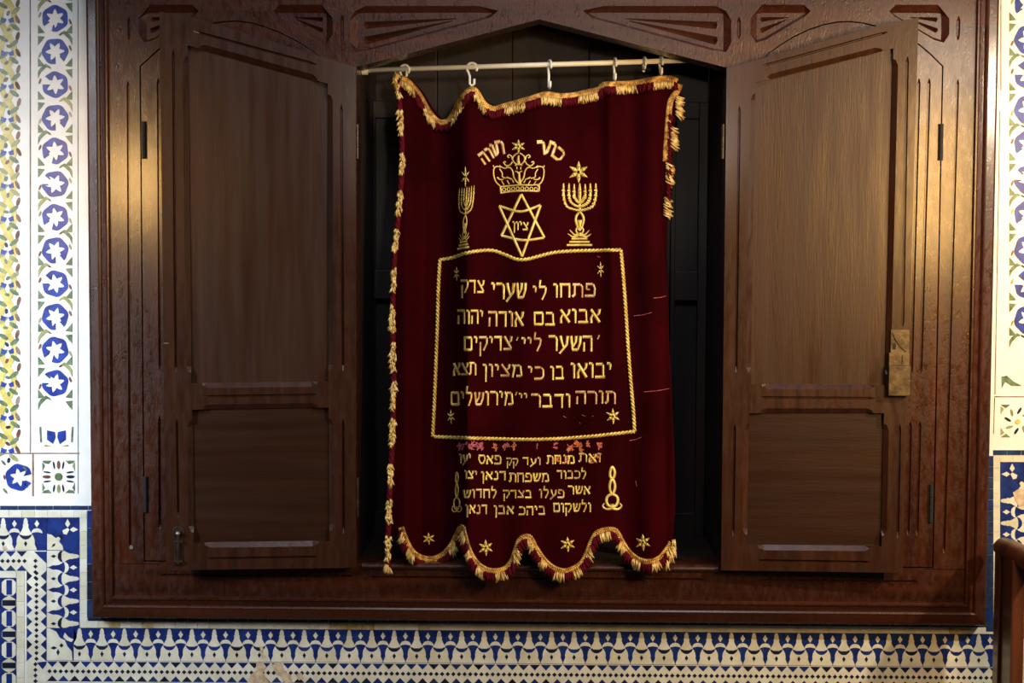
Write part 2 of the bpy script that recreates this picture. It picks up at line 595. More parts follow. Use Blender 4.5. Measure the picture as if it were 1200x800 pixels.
def corner_piece(T, x, y, sx, sy, H=38.5):
    """the square where the flask band turns; (x, y) is its outer corner, sx/sy point inwards"""
    g = lambda a, b: (x + sx * a, y + sy * b)
    T.poly([g(0, 0), g(H, 0), g(H, H), g(0, H)], 0.5, 'navy')
    for a, b in ((7.5, 14), (14, 7.5)):
        e = 5.0
        if a < b:
            T.poly([g(1.5, b), g(a, b - 3), g(1.5 + 2 * e, b), g(a, b + 3)], 1.2, 'cream')
        else:
            T.poly([g(a, 1.5), g(a - 3, b), g(a, 1.5 + 2 * e), g(a + 3, b)], 1.2, 'cream')
    T.poly([g(12, 14), g(14, 12), g(20, 15), g(19, 19), g(15, 20)], 1.2, 'cream')
    T.poly([g(38, 19), g(33, 20), g(28, 24), g(24, 22), g(22, 24), g(24, 28), g(20, 33), g(19, 38), g(38, 38)], 1.2, 'cream_b')
    T.poly([g(19.5, 22), g(22, 19.5), g(26, 21), g(21, 26)], 1.6, 'ink')
    T.poly([g(28, 30), g(31, 31), g(33, 35), g(29, 33)], 1.8, 'ink')


D = Tiles()
# dark blue edging on top of each dado and round the frame
for i in range(7):
    D.rect(-20 + i * 20.6, 592.5, -20 + i * 20.6 + 19.9, 597.2, 1.5 + jit(), 'border')
for i in range(6):
    D.rect(102.3, 598 + i * 21, 110.5, 598 + i * 21 + 20.5, 1.5 + jit(), rnd.choice(['border', 'navy', 'ink']))
for i in range(45):
    a, b = 103 + i * 23.5, 103 + i * 23.5 + 23
    D.poly([(a, 720 + btilt(a)), (b, 720 + btilt(b)), (b, 727.2 + btilt(b)), (a, 727.2 + btilt(a))], 1.3, rnd.choice(['ink', 'border', 'ink']))  # row under the frame: dark edging with the frame's shade put into its colour
for i in range(16):
    D.rect(1155.5, 534 + i * 12.9, 1164, 534 + i * 12.9 + 12.4, 1.5 + jit(), rnd.choice(['border', 'navy', 'border']))
for i in range(5):
    D.rect(1164 + i * 16.5, 527.3, 1164 + i * 16.5 + 16, 533, 1.5 + jit(), 'border')
# cream border
cream_run(D, -20, 598.2, 101.8, 606, 'x', 16)
cream_run(D, 93.6, 606.3, 101.8, 735, 'y', 16)
cream_run(D, 102, 727.6, 1164, 735, 'x', 13, True)
cream_run(D, 1164.2, 533.4, 1171.6, 742.6, 'y', 15)
cream_run(D, 1172, 533.4, 1250, 541, 'x', 15)
# flask band
merlon(D, lambda s, h: (s, 606.3 + h), -16, 55.5, 1)
corner_piece(D, 93.2, 606.3, -1, 1)
merlon(D, lambda s, h: (93.2 - h, s), 645, 735.4, 0)
D.rect(54.7, 735.4, 93.2, 774, 0.5, 'navy')
D.poly([(54.9, 736), (58, 736), (66, 740), (70, 747), (76, 750), (79, 757), (84, 763), (85, 773.5), (54.9, 773.5)], 1.2, 'cream')
for cx, cy, a, b in ((63, 759, 4, 2), (68, 764, 2, 4), (72, 756, 2.6, 2.6)):
    D.poly([(cx - a, cy), (cx, cy - b), (cx + a, cy), (cx, cy + b)], 1.8, 'ink')
D.poly([(76, 741), (80, 746), (86, 749), (84, 752), (78, 750), (74, 746)], 1.3, 'cream')
merlon(D, lambda s, h: (s, 735.4 + btilt(s) + h), 86.5, 1172.6, 0, 26.35)
corner_y = 735.4 + btilt(1172)
D.rect(1172.4, corner_y, 1211, corner_y + 38.5, 0.5, 'navy')
D.poly([(1211, corner_y + 2), (1200, corner_y + 5), (1194, corner_y + 14), (1184, corner_y + 24), (1183, corner_y + 38.3), (1211, corner_y + 38.3)], 1.2, 'cream')
merlon(D, lambda s, h: (1172.2 + h, s), 580, corner_y, 0, 26.3)
corner_piece(D, 1172.2, 541.4, 1, 1)
# zigzag band
zigzag(D, lambda s, h: (s, 645.6 + h), -20, 32)
D.rect(31.5, 645.6, 54.5, 668, 0.45, 'cream')
D.poly([(54.5, 646), (54.5, 660), (47, 653), (40, 646)], 1, 'navy')
for q in range(4):
    D.poly([(41.5 + 0 * q - 2.6, 657 + q * 6.6), (41.5, 654.4 + q * 6.6), (44.1, 657 + q * 6.6), (41.5, 659.6 + q * 6.6)], 1.4, 'ink')
zigzag(D, lambda s, h: (54.2 - h, s), 668, 775)
D.rect(31, 775, 54.5, 800, 0.45, 'cream')
D.poly([(54.4, 774.8), (54.4, 778), (50, 784), (43, 776)], 1, 'navy')
for q in range(4):
    D.poly([(41.5 - 2.6, 778 + q * 6.6), (41.5, 775.4 + q * 6.6), (44.1, 778 + q * 6.6), (41.5, 780.6 + q * 6.6)], 1.4, 'ink')
zigzag(D, lambda s, h: (s, 775 + btilt(s) + h), 54.6, 1212)
D.rect(1212, 541, 1236, 830, 0.45, 'cream')
zigzag(D, lambda s, h: (1212 + h, s), 560, 800)
D.rect(31, 799.2, 1236, 830, 0.4, 'cream_b')
# inner cream border and lozenge field on the far left
cream_run(D, 19.5, 668.8, 28.5, 830, 'y', 18)
cream_run(D, -20, 668.8, 19, 676.5, 'x', 18)
D.rect(-20, 677, 19.2, 830, 0.45, 'navy')
for i in range(5):
    y = 688 + i * 36.6
    D.poly([(2, y - 6), (6, y - 9.5), (15, y - 9.5), (18.6, y - 6), (18.6, y + 6), (15, y + 9.5), (6, y + 9.5), (2, y + 6)], 1.0, 'cream')
    D.rect(7.4, y - 8.6, 14, y + 8.6, 1.5, 'navy')
    y2 = y + 18.3
    D.poly([(4, y2 - 5), (10.5, y2 - 9), (17, y2 - 5), (19, y2 - 3), (19, y2 + 3), (17, y2 + 5), (10.5, y2 + 9), (4, y2 + 5), (2, y2 + 3), (2, y2 - 3)], 1.0, 'cream_b')
    D.rect(2.4, y2 - 3.4, 18.6, y2 + 3.4, 1.5, 'ink')
# worn places where the glaze has broken off
for pts in ([(288, 803), (294, 790), (301, 785), (300, 777), (307, 775), (312, 781), (308, 788), (312, 795), (318, 803)], [(304, 757), (308, 757), (309, 766), (312, 770), (307, 772)],
            [(318, 779), (324, 776), (331, 778), (333, 786), (341, 791), (343, 803), (335, 803), (330, 793), (324, 790)], [(347, 790), (353, 788), (356, 795), (350, 797)],
            [(1187, 577), (1195, 572), (1206, 575), (1204, 592), (1194, 593), (1190, 586)], [(2, 641), (7, 639), (9, 643), (4, 645)]):
    D.poly(pts, 2.6 + jit(), 'worn')
D.build('dado_tilework')

U = Tiles()


def ellipse(cx, cy, a, b, ang=0.0, n=10):
    c, s = math.cos(ang), math.sin(ang)
    return [(cx + a * math.cos(t) * c - b * math.sin(t) * s, cy + a * math.cos(t) * s + b * math.sin(t) * c) for t in [2 * math.pi * k / n for k in range(n)]]


def blossom(T, cx, cy, r, turn, gap, rs=0.53, mat='blue', clip=None):
    """blue rosette with a white star in it and a white sickle cut out"""
    a0, a1 = gap + 0.34, gap + 2 * math.pi - 0.34
    n = 60
    outer = []
    inner = []
    for k in range(n + 1):
        t = a0 + (a1 - a0) * k / n
        rr = r * (1.0 + 0.035 * math.cos(6 * (t - turn)))
        outer.append((cx + rr * math.cos(t), cy + rr * math.sin(t)))
        ph = ((t - turn) * 6 / (2 * math.pi)) % 1.0
        ri = r * rs * (0.72 + 0.72 * abs(2 * ph - 1) ** 1.3)
        inner.append((cx + ri * math.cos(t), cy + ri * math.sin(t)))
    for k in range(n):
        T.poly([outer[k], outer[k + 1], inner[k + 1], inner[k]], 1.2, mat)
    # two dark petals at the throat of the gap
    for sg in (-1, 1):
        t = gap + sg * 0.42
        T.poly(ellipse(cx + r * 0.62 * math.cos(t), cy + r * 0.62 * math.sin(t), 1.6, 0.9, t, 6), 1.5, 'ink')


def blossom_strip(T, cx, ys, hw, r, edge_l=True, edge_r=True):
    for i, y in enumerate(ys):
        sg = 1 if i % 2 == 0 else -1
        blossom(T, cx, y, r, 0.5 * i, math.radians(68 if sg > 0 else 125) if i % 3 else math.radians(200))
        # leaf-shaped fillers between the rosettes
        ym = y + (ys[1] - ys[0]) / 2
        for side, on in ((-1, edge_l), (1, edge_r)):
            if not on:
                continue
            ex = cx + side * hw
            T.poly([(ex, ym - 12), (ex - side * 3.5, ym - 8), (ex - side * 8, ym - 2.6), (ex, ym - 1.6)], 1.2, 'green')
            if side == sg:
                T.poly([(ex, ym + 1.2), (ex - side * 8, ym + 2), (ex - side * 4, ym + 7.5), (ex, ym + 12)], 1.2, 'green')
            else:
                T.poly([(ex, ym + 12), (ex - side * 3, ym + 5.5), (ex - side * 9, ym - 0.5), (ex - side * 14, ym - 2), (ex - side * 9, ym - 5), (ex - side * 3, ym - 0.5), (ex, ym + 4)], 1.4, rnd.choice(['green', 'green', 'olive']))
            T.poly(ellipse(cx + side * (r + 2.6), y - 4 * sg * side, 3.6, 1.3, math.radians(70 * side), 8), 1.2, rnd.choice(['brown', 'brown', 'olive']))
        T.poly(ellipse(cx - 7 * sg, ym - 1, 3.0, 1.0, 0.6 * sg, 8), 1.2, rnd.choice(['brown', 'olive', 'ink']))


ys = [-17.5 + 38.85 * i for i in range(14)]
blossom_strip(U, 64.5, ys[:13], 20, 15.2)
for s in (-1, 1):
    U.poly([(66 + s * 2, 506), (66 + s * 11, 504), (66 + s * 11, 515), (66 + s * 4, 520), (66 + s * 1, 512)], 1.2, 'blue')
    U.poly([(66 + s * 18, 500), (66 + s * 20, 500), (66 + s * 19, 518), (66 + s * 17, 518)], 1.2, 'green')
    U.poly([(66 + s * 6, 522.3), (66 + s * 14, 521), (66 + s * 14, 523)], 1.2, 'olive')
# joint lines
U.rect(34.8, -30, 36.0, 530, 0.8, 'line')
U.rect(91.0, -30, 91.8, 578, 0.6, 'line')
U.rect(-20, 530.4, 93, 531.6, 0.8, 'line')
U.rect(37.6, 531.8, 39.4, 581, 0.9, 'line')
# square tile with the little rosette
U.poly(ellipse(68.5, 558.5, 4.6, 4.6, 0, 14), 1.2, 'green')
for q, (a, mt) in enumerate(((-90, 'brown'), (0, 'ink'), (90, 'olive'), (180, 'brown'))):
    t = math.radians(a)
    U.poly(ellipse(68.5 + 14 * math.cos(t), 558.5 + 14 * math.sin(t), 5.0, 1.9, t, 10), 1.2, mt)
    for sg in (-1, 1):
        ox, oy = -math.sin(t) * 5.4 * sg, math.cos(t) * 5.4 * sg
        U.poly(ellipse(68.5 + 13.5 * math.cos(t) + ox, 558.5 + 13.5 * math.sin(t) + oy, 4.6, 1.0, t + 0.15 * sg, 8), 1.2, 'ink')
for sx in (-1, 1):
    for sy in (-1, 1):
        cx, cy = 68.5 + sx * 19, 558.5 + sy * 19
        U.poly([(cx, cy), (cx - sx * 11, cy), (cx - sx * 7, cy - sy * 4), (cx - sx * 2, cy - sy * 3)], 1.2, 'green')
        U.poly([(cx, cy - sy * 2), (cx - sx * 3, cy - sy * 6), (cx, cy - sy * 12)], 1.2, rnd.choice(['green', 'olive']))
# blue half rosette on the tile beside it
blossom(U, 22, 559, 15.5, 0.3, math.radians(5), 0.5)
for x, y in ((4, 542), (6, 575), (29, 549), (30, 568)):
    U.poly(ellipse(x, y, 4, 1.4, 0.9, 8), 1.2, 'green')
U.poly(ellipse(5, 559, 3, 1.2, 1.4, 8), 1.2, 'brown')

# arabesque at the far left: yellow interlace with green, brown and blue fillers
for ph in (0.0, math.pi):
    prev = None
    for k in range(0, 190):
        y = -25 + k * 3.0
        x = 8.5 + 8.0 * math.sin(y * 2 * math.pi / 78.0 + ph)
        sl = math.cos(y * 2 * math.pi / 78.0 + ph) * 8.0 * 2 * math.pi / 78.0
        w = 3.4 * math.sqrt(1 + sl * sl)
        cur = ((x - w, y), (x + w, y))
        if prev and y < 527:
            U.poly([prev[0], prev[1], cur[1], cur[0]], 0.9 + 0.2 * (ph > 0), 'yellow')
        prev = cur
for k in range(29):
    y = -16 + k * 19.4
    U.poly(ellipse(21.0 + jit(1), y, 5.4, 2.2, math.radians(65 + 40 * (k % 2)), 8), 1.2, rnd.choice(['brown', 'line', 'brown']))
    U.poly(ellipse(17.0 + jit(1.5), y + 9, 6.6, 2.7, math.radians(-40 if k % 2 else 35), 8), 1.3, rnd.choice(['green', 'green', 'olive']))
    U.poly(ellipse(3 + jit(1.5), y + 3, 6.6, 2.6, math.radians(30 if k % 2 else -40), 8), 1.3, rnd.choice(['green', 'olive']))
    U.poly(ellipse(8.5 + jit(2), y + 12, 3.4, 2.0, math.radians(rnd.uniform(0, 180)), 6), 1.4, rnd.choice(['brown', 'ink', 'green']))
    if k % 2 == 0:
        for s in (-1, 1):
            U.poly([(8.5 + s * 1, y), (8.5 + s * 7, y - 3), (8.5 + s * 8, y + 3), (8.5 + s * 3, y + 4)], 1.5, 'blue')

# right hand panel
ysr = [5.5 + 41.0 * i for i in range(-1, 12)]
blossom_strip(U, 1206.0, ysr[:11], 23, 17.0, True, True)
U.rect(1172.6, -30, 1173.6, 106, 0.7, 'line')
U.poly([(1171.6, 130), (1172.4, 130), (1166.6, 462), (1165.6, 462)], 0.7, 'line')
U.rect(1165.5, 464, 1250, 465.2, 0.8, 'line')
U.poly([(1165.3, 466), (1166.2, 466), (1165.0, 508), (1164.2, 508)], 0.7, 'line')
U.poly(ellipse(1192.8, 494, 3.2, 3.2, 0, 12), 1.2, 'yellow')
for q in range(8):
    t = q * math.pi / 4 + 0.15
    U.poly(ellipse(1193 + 12 * math.cos(t), 493 + 12 * math.sin(t), 4.6, 1.5, t + 0.4, 8), 1.2, 'ink' if q % 2 == 0 else 'olive')
for sx in (-1, 1):
    for sy in (-1, 1):
        cx, cy = 1193 + sx * 20, 493 + sy * 19
        U.poly([(cx, cy), (cx - sx * 11, cy), (cx - sx * 6, cy - sy * 4)], 1.2, 'green')
        U.poly([(cx, cy - sy * 2), (cx - sx * 4, cy - sy * 5), (cx, cy - sy * 11)], 1.2, 'olive')
U.poly([(1174, 441), (1174, 455), (1178, 447), (1186, 452), (1198, 452), (1188, 447), (1180, 440)], 1.2, 'green')
U.build('glazed_flower_panel')

# ================================================================== THE ARK
ark = empty('ark_cabinet', (0, 0, Z0), 'dark carved wooden wall cabinet with two open panelled doors, set into the tiled wall', 'cabinet')

# outer moulding: mitred sweep round the frame
BL, BR = at(110, 722.5, -0.02), at(1154.5, 730.5, -0.02)
xo0, xo1, zo = BL.x, BR.x, (BL.z + BR.z) / 2
ztop = at(600, -60, FY).z
xo0, xo1 = at(109, 600, -0.02).x, at(1156, 600, -0.02).x
prof = [(0.0, 0.0), (0.0, -0.034), (0.003, -0.0435), (0.008, -0.047), (0.026, -0.0508), (0.030, -0.053), (0.0335, -0.0505), (0.0345, -0.047), (0.0365, -0.0475),
        (0.046, -0.0515), (0.050, -0.0555), (0.0535, -0.0555), (0.056, -0.052), (0.056, 0.0)]
mo = MB()
secs = []
for (sx, sz, cx, cz) in ((1, -1, xo0, ztop), (1, 1, xo0, zo), (-1, 1, xo1, zo), (-1, -1, xo1, ztop)):
    secs.append([(cx + sx * t, y, cz + sz * t) for t, y in prof])
n = len(prof)
for a in range(4):
    b = (a + 1) % 4
    mo.add(secs[a] + secs[b], [(i, (i + 1) % n, (i + 1) % n + n, i + n) for i in range(n)])
adopt(mo.build('outer_moulding', M['wood']), ark)
xi0, xi1, zi, zit = xo0 + 0.054, xo1 - 0.054, zo + 0.054, ztop - 0.054

# face boards with the gabled opening and two arched side openings
gable = [xz(418, 660), xz(418, 78.5), xz(632, 22.5), xz(849.5, 79.5), xz(845, 661)]
xnl, xnr = gable[0][0], gable[3][0]
gable = [(XL, gable[0][1]), (XL, gable[1][1]), gable[2], (XR, gable[3][1]), (XR, gable[4][1])]
ARCH_L = [(165, 78), (178, 66), (191, 54.5), (205, 45), (220, 37.5), (235, 32), (250, 28), (264, 26), (278, 25.5), (294, 27.5), (310, 32), (327, 38.5), (345, 47.5), (358, 55.5), (371, 64.5), (382, 74), (391, 84)]
ARCH_R = [(885, 84), (893, 73), (901, 63.5), (914, 54), (930, 44), (948, 35.5), (966, 29.5), (982, 26.5), (996, 26), (1010, 27.5), (1025, 31), (1042, 36.5), (1060, 44), (1077, 53), (1090, 64), (1104, 78)]


def arch_loop(A, grow=0.0):
    pts = [Vector(xz(*p)) for p in A]
    x0, x1 = pts[0].x, pts[-1].x
    zb = xz(600, 660)[1]
    lp = [Vector((x0, zb))] + pts + [Vector((x1, zb))]
    if grow:
        c = Vector(((x0 + x1) / 2, (zb + pts[0].y) / 2))
        out = []
        N = len(lp)
        for i, p in enumerate(lp):
            e1 = (p - lp[i - 1]).normalized()
            e2 = (lp[(i + 1) % N] - p).normalized()
            nrm = Vector((-(e1.y + e2.y), e1.x + e2.x)).normalized()
            k = 1.0 / max(0.5, nrm.dot(Vector((-e1.y, e1.x))))
            if nrm.dot(p - c) < 0:
                nrm = -nrm
            out.append(p + nrm * grow * k)
        lp = out
    return [(p.x, p.y) for p in lp]


ff = MB()
FB = 0.034
plate(ff, [(xi0, zi), (xi1, zi), (xi1, zit), (xi0, zit)], [gable, arch_loop(ARCH_L, 0.0030), arch_loop(ARCH_R, 0.0030)], FY, FB)
face = ff.build('face_frame', M['wood'])
cuts = []


def gv(x0, y0, x1, y1, w=3.0, d=0.006, taper=0.010, y=FY):
    return groove(xz(x0, y0, y), xz(x1, y1, y), w * 0.002, d, y, taper)


# upright grooves of the outer stiles, seams, short flutes between the carvings
cuts += [gv(150, 95, 152.5, 643, 3.2), gv(1122.5, 93, 1106, 648, 3.2)]
cuts += [gv(151, 20, 151.4, 47, 3.4), gv(401, 18, 401, 50, 4.2), gv(866, 20, 866, 46, 4.2), gv(1123.5, 19, 1122.5, 47, 4.2)]
cuts += [gv(141, 660.5, 190, 660.5, 0.8, 0.003), gv(1080, 666.5, 1132, 667.5, 0.8, 0.003)]
cuts += [gv(188, 673.5, 415, 674.8, 3.0), gv(432, 676, 826, 679, 3.0), gv(886, 680, 1076, 681.5, 3.4)]


def tri_carving(S, B, petals, d=0.012):
    c = [recess([xz(*p) for p in S], [xz(*p) for p in B], FY, d)]
    for (a, b, w0, w1) in petals:
        A_, B_ = Vector(xz(*a)), Vector(xz(*b))
        t = (B_ - A_).normalized()
        s = Vector((-t.y, t.x)) * 0.001
        top = [A_ + s * w0, A_ - s * w0, A_ - t * 0.003, B_ + s * w1, B_ - s * w1]
        pts = [(p.x, FY + d - EPS, p.y) for p in top] + [(p.x, FY + d, p.y) for p in top]
        q0 = A_ + t * 0.006
        pts += [(q0.x, FY + d + 0.010, q0.y), (B_.x, FY + d + 0.002, B_.y)]
        c.append(pts)
    return c


def mirror(pts, m):
    return [(m - x, y) for x, y in pts]


# long gable carvings
S = [(416, 13), (428, 7), (560, 7), (584, 12.5), (574, 21), (432, 59), (416, 61), (410, 50), (410, 24)]
B = [(419, 15), (428, 14.5), (560, 14), (577, 14.5), (568, 19), (430, 56), (419, 57.5), (418.5, 46), (418.5, 26)]
P = [((427, 29), (534, 21), 8.5, 0.8), ((427, 47), (530, 23.5), 9.5, 0.8)]
c1 = tri_carving(S, B, P)
MR = 1267
c2 = tri_carving(mirror(S, MR), mirror(B, MR), [((MR - a[0], a[1]), (MR - b[0], b[1]), w0, w1) for a, b, w0, w1 in P])
# small corner carvings: left outer, left inner, right inner, right outer
S = [(169, 13.5), (176, 5.5), (225, 5.5), (233, 13), (227, 19), (180, 47), (169, 50), (162.5, 40), (162.5, 22)]
B = [(171, 15), (178, 14.3), (224, 14.3), (228, 14.5), (223, 18), (180, 43), (171, 46), (170.5, 38), (170.5, 24)]
P = [((176, 22), (208, 19.5), 5.5, 0.6), ((176, 35), (206, 22), 6.0, 0.6)]
c3 = tri_carving(S, B, P)
c4 = tri_carving(mirror(S, 1275), mirror(B, 1275), [((1275 - a[0], a[1]), (1275 - b[0], b[1]), w0, w1) for a, b, w0, w1 in P])
mi = 552.5
c5 = tri_carving(mirror(S, mi), mirror(B, mi), [((mi - a[0], a[1]), (mi - b[0], b[1]), w0, w1) for a, b, w0, w1 in P])
sh = 717
S2, B2 = [(x + sh, y) for x, y in S], [(x + sh, y) for x, y in B]
c6 = tri_carving(S2, B2, [((a[0] + sh, a[1]), (b[0] + sh, b[1]), w0, w1) for a, b, w0, w1 in P])
carve(face, cuts + c1[:1] + c2[:1] + c3[:1] + c4[:1] + c5[:1] + c6[:1])
carve(face, c1[1:2] + c2[1:2] + c3[1:2] + c4[1:2] + c5[1:2] + c6[1:2])
carve(face, c1[2:] + c2[2:] + c3[2:] + c4[2:] + c5[2:] + c6[2:])
adopt(face, ark)

# fixed side panels behind the open doors
for A, side in ((ARCH_L, 0), (ARCH_R, 1)):
    sp = MB()
    plate(sp, arch_loop(A), [], FY + 0.001, FB)
    o = sp.build('side_panel', M['wood'])
    y = FY + 0.001
    if side == 0:
        cs = [gv(185.5, 92, 187.5, 434, 3.6, y=y), gv(187, 487, 187.5, 620, 3.6, y=y), gv(200, 92, 200, 434, 3.0, y=y), gv(200, 487, 200, 620, 3.0, y=y)]
    else:
        cs = [gv(1089, 92, 1079, 438, 3.6, y=y), gv(1078, 494, 1074.5, 627, 3.6, y=y), gv(1077, 92, 1068, 438, 3.6, y=y), gv(1067, 494, 1064, 627, 3.6, y=y)]
    carve(o, cs)
    adopt(o, ark)
# hinge knuckles in the gaps
for (x, ya, yb) in ((169, 142, 186), (170.5, 558, 600), (1102.5, 145, 188), (1091, 567, 612)):
    h = MB()
    a, b = at(x, ya, FY - 0.002), at(x, yb, FY - 0.002)
    hx = (a.x + b.x) / 2
    L = (a.z - b.z) / 3
    for k in range(3):
        h.tube([(hx, FY - 0.002, b.z + L * k + 0.0006), (hx, FY - 0.002, b.z + L * (k + 1) - 0.0006)], 0.0042, 10)
    h.box((hx - 0.006, FY - 0.0008, b.z), (hx + 0.006, FY + 0.004, a.z))
    adopt(h.build('hinge', M['black'], smooth=False), ark)
sc = MB()
p = at(154, 641, FY)
sc.tube([(p.x, FY + 0.002, p.z), (p.x, FY - 0.002, p.z)], 0.005, 12)
adopt(sc.build('steel_glint', M['steel_glint']), ark)  # bright stud standing in for the highlight at the groove's lower end

# bead along the sill between the doors
sb = MB()
sa, sb_z = at(600, 669, FY).z, at(600, 660.5, FY).z
n_ = 9
sec = [(FY + 0.004, sa)] + [(FY - 0.007 * math.sin(math.pi * k / n_), sa + (sb_z - sa) * k / n_) for k in range(n_ + 1)] + [(FY + 0.004, sb_z)]
k_ = len(sec)
sb.add([(XL + 0.012, y, z) for y, z in sec] + [(XR - 0.008, y, z) for y, z in sec],
       [(i, (i + 1) % k_, (i + 1) % k_ + k_, i + k_) for i in range(k_)] + [tuple(range(k_))[::-1], tuple(range(k_, 2 * k_))])
adopt(sb.build('sill_bead', M['wood']), ark)

# niche lining
zt, zb_ = gable[2][1] + 0.05, gable[0][1]
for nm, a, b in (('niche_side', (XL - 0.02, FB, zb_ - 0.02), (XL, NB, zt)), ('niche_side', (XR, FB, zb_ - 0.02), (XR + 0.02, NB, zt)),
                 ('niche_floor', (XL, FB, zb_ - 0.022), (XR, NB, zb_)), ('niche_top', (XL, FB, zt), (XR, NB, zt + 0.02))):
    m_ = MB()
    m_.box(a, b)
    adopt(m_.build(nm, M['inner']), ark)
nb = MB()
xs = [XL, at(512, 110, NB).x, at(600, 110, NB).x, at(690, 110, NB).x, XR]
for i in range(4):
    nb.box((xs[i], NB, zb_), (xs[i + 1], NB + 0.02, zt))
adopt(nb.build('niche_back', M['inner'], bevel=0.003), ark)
zf = at(600, 120, NB).z


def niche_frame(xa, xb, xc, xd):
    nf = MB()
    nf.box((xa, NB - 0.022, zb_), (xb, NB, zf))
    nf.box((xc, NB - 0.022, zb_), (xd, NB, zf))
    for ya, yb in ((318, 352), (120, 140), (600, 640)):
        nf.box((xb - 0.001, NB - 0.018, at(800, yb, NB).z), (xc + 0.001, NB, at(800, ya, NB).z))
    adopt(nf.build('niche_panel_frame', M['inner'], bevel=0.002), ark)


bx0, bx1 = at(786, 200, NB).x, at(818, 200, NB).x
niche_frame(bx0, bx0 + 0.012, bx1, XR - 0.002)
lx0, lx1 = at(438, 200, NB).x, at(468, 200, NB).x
niche_frame(XL + 0.002, lx0, lx1, lx1 + 0.012)


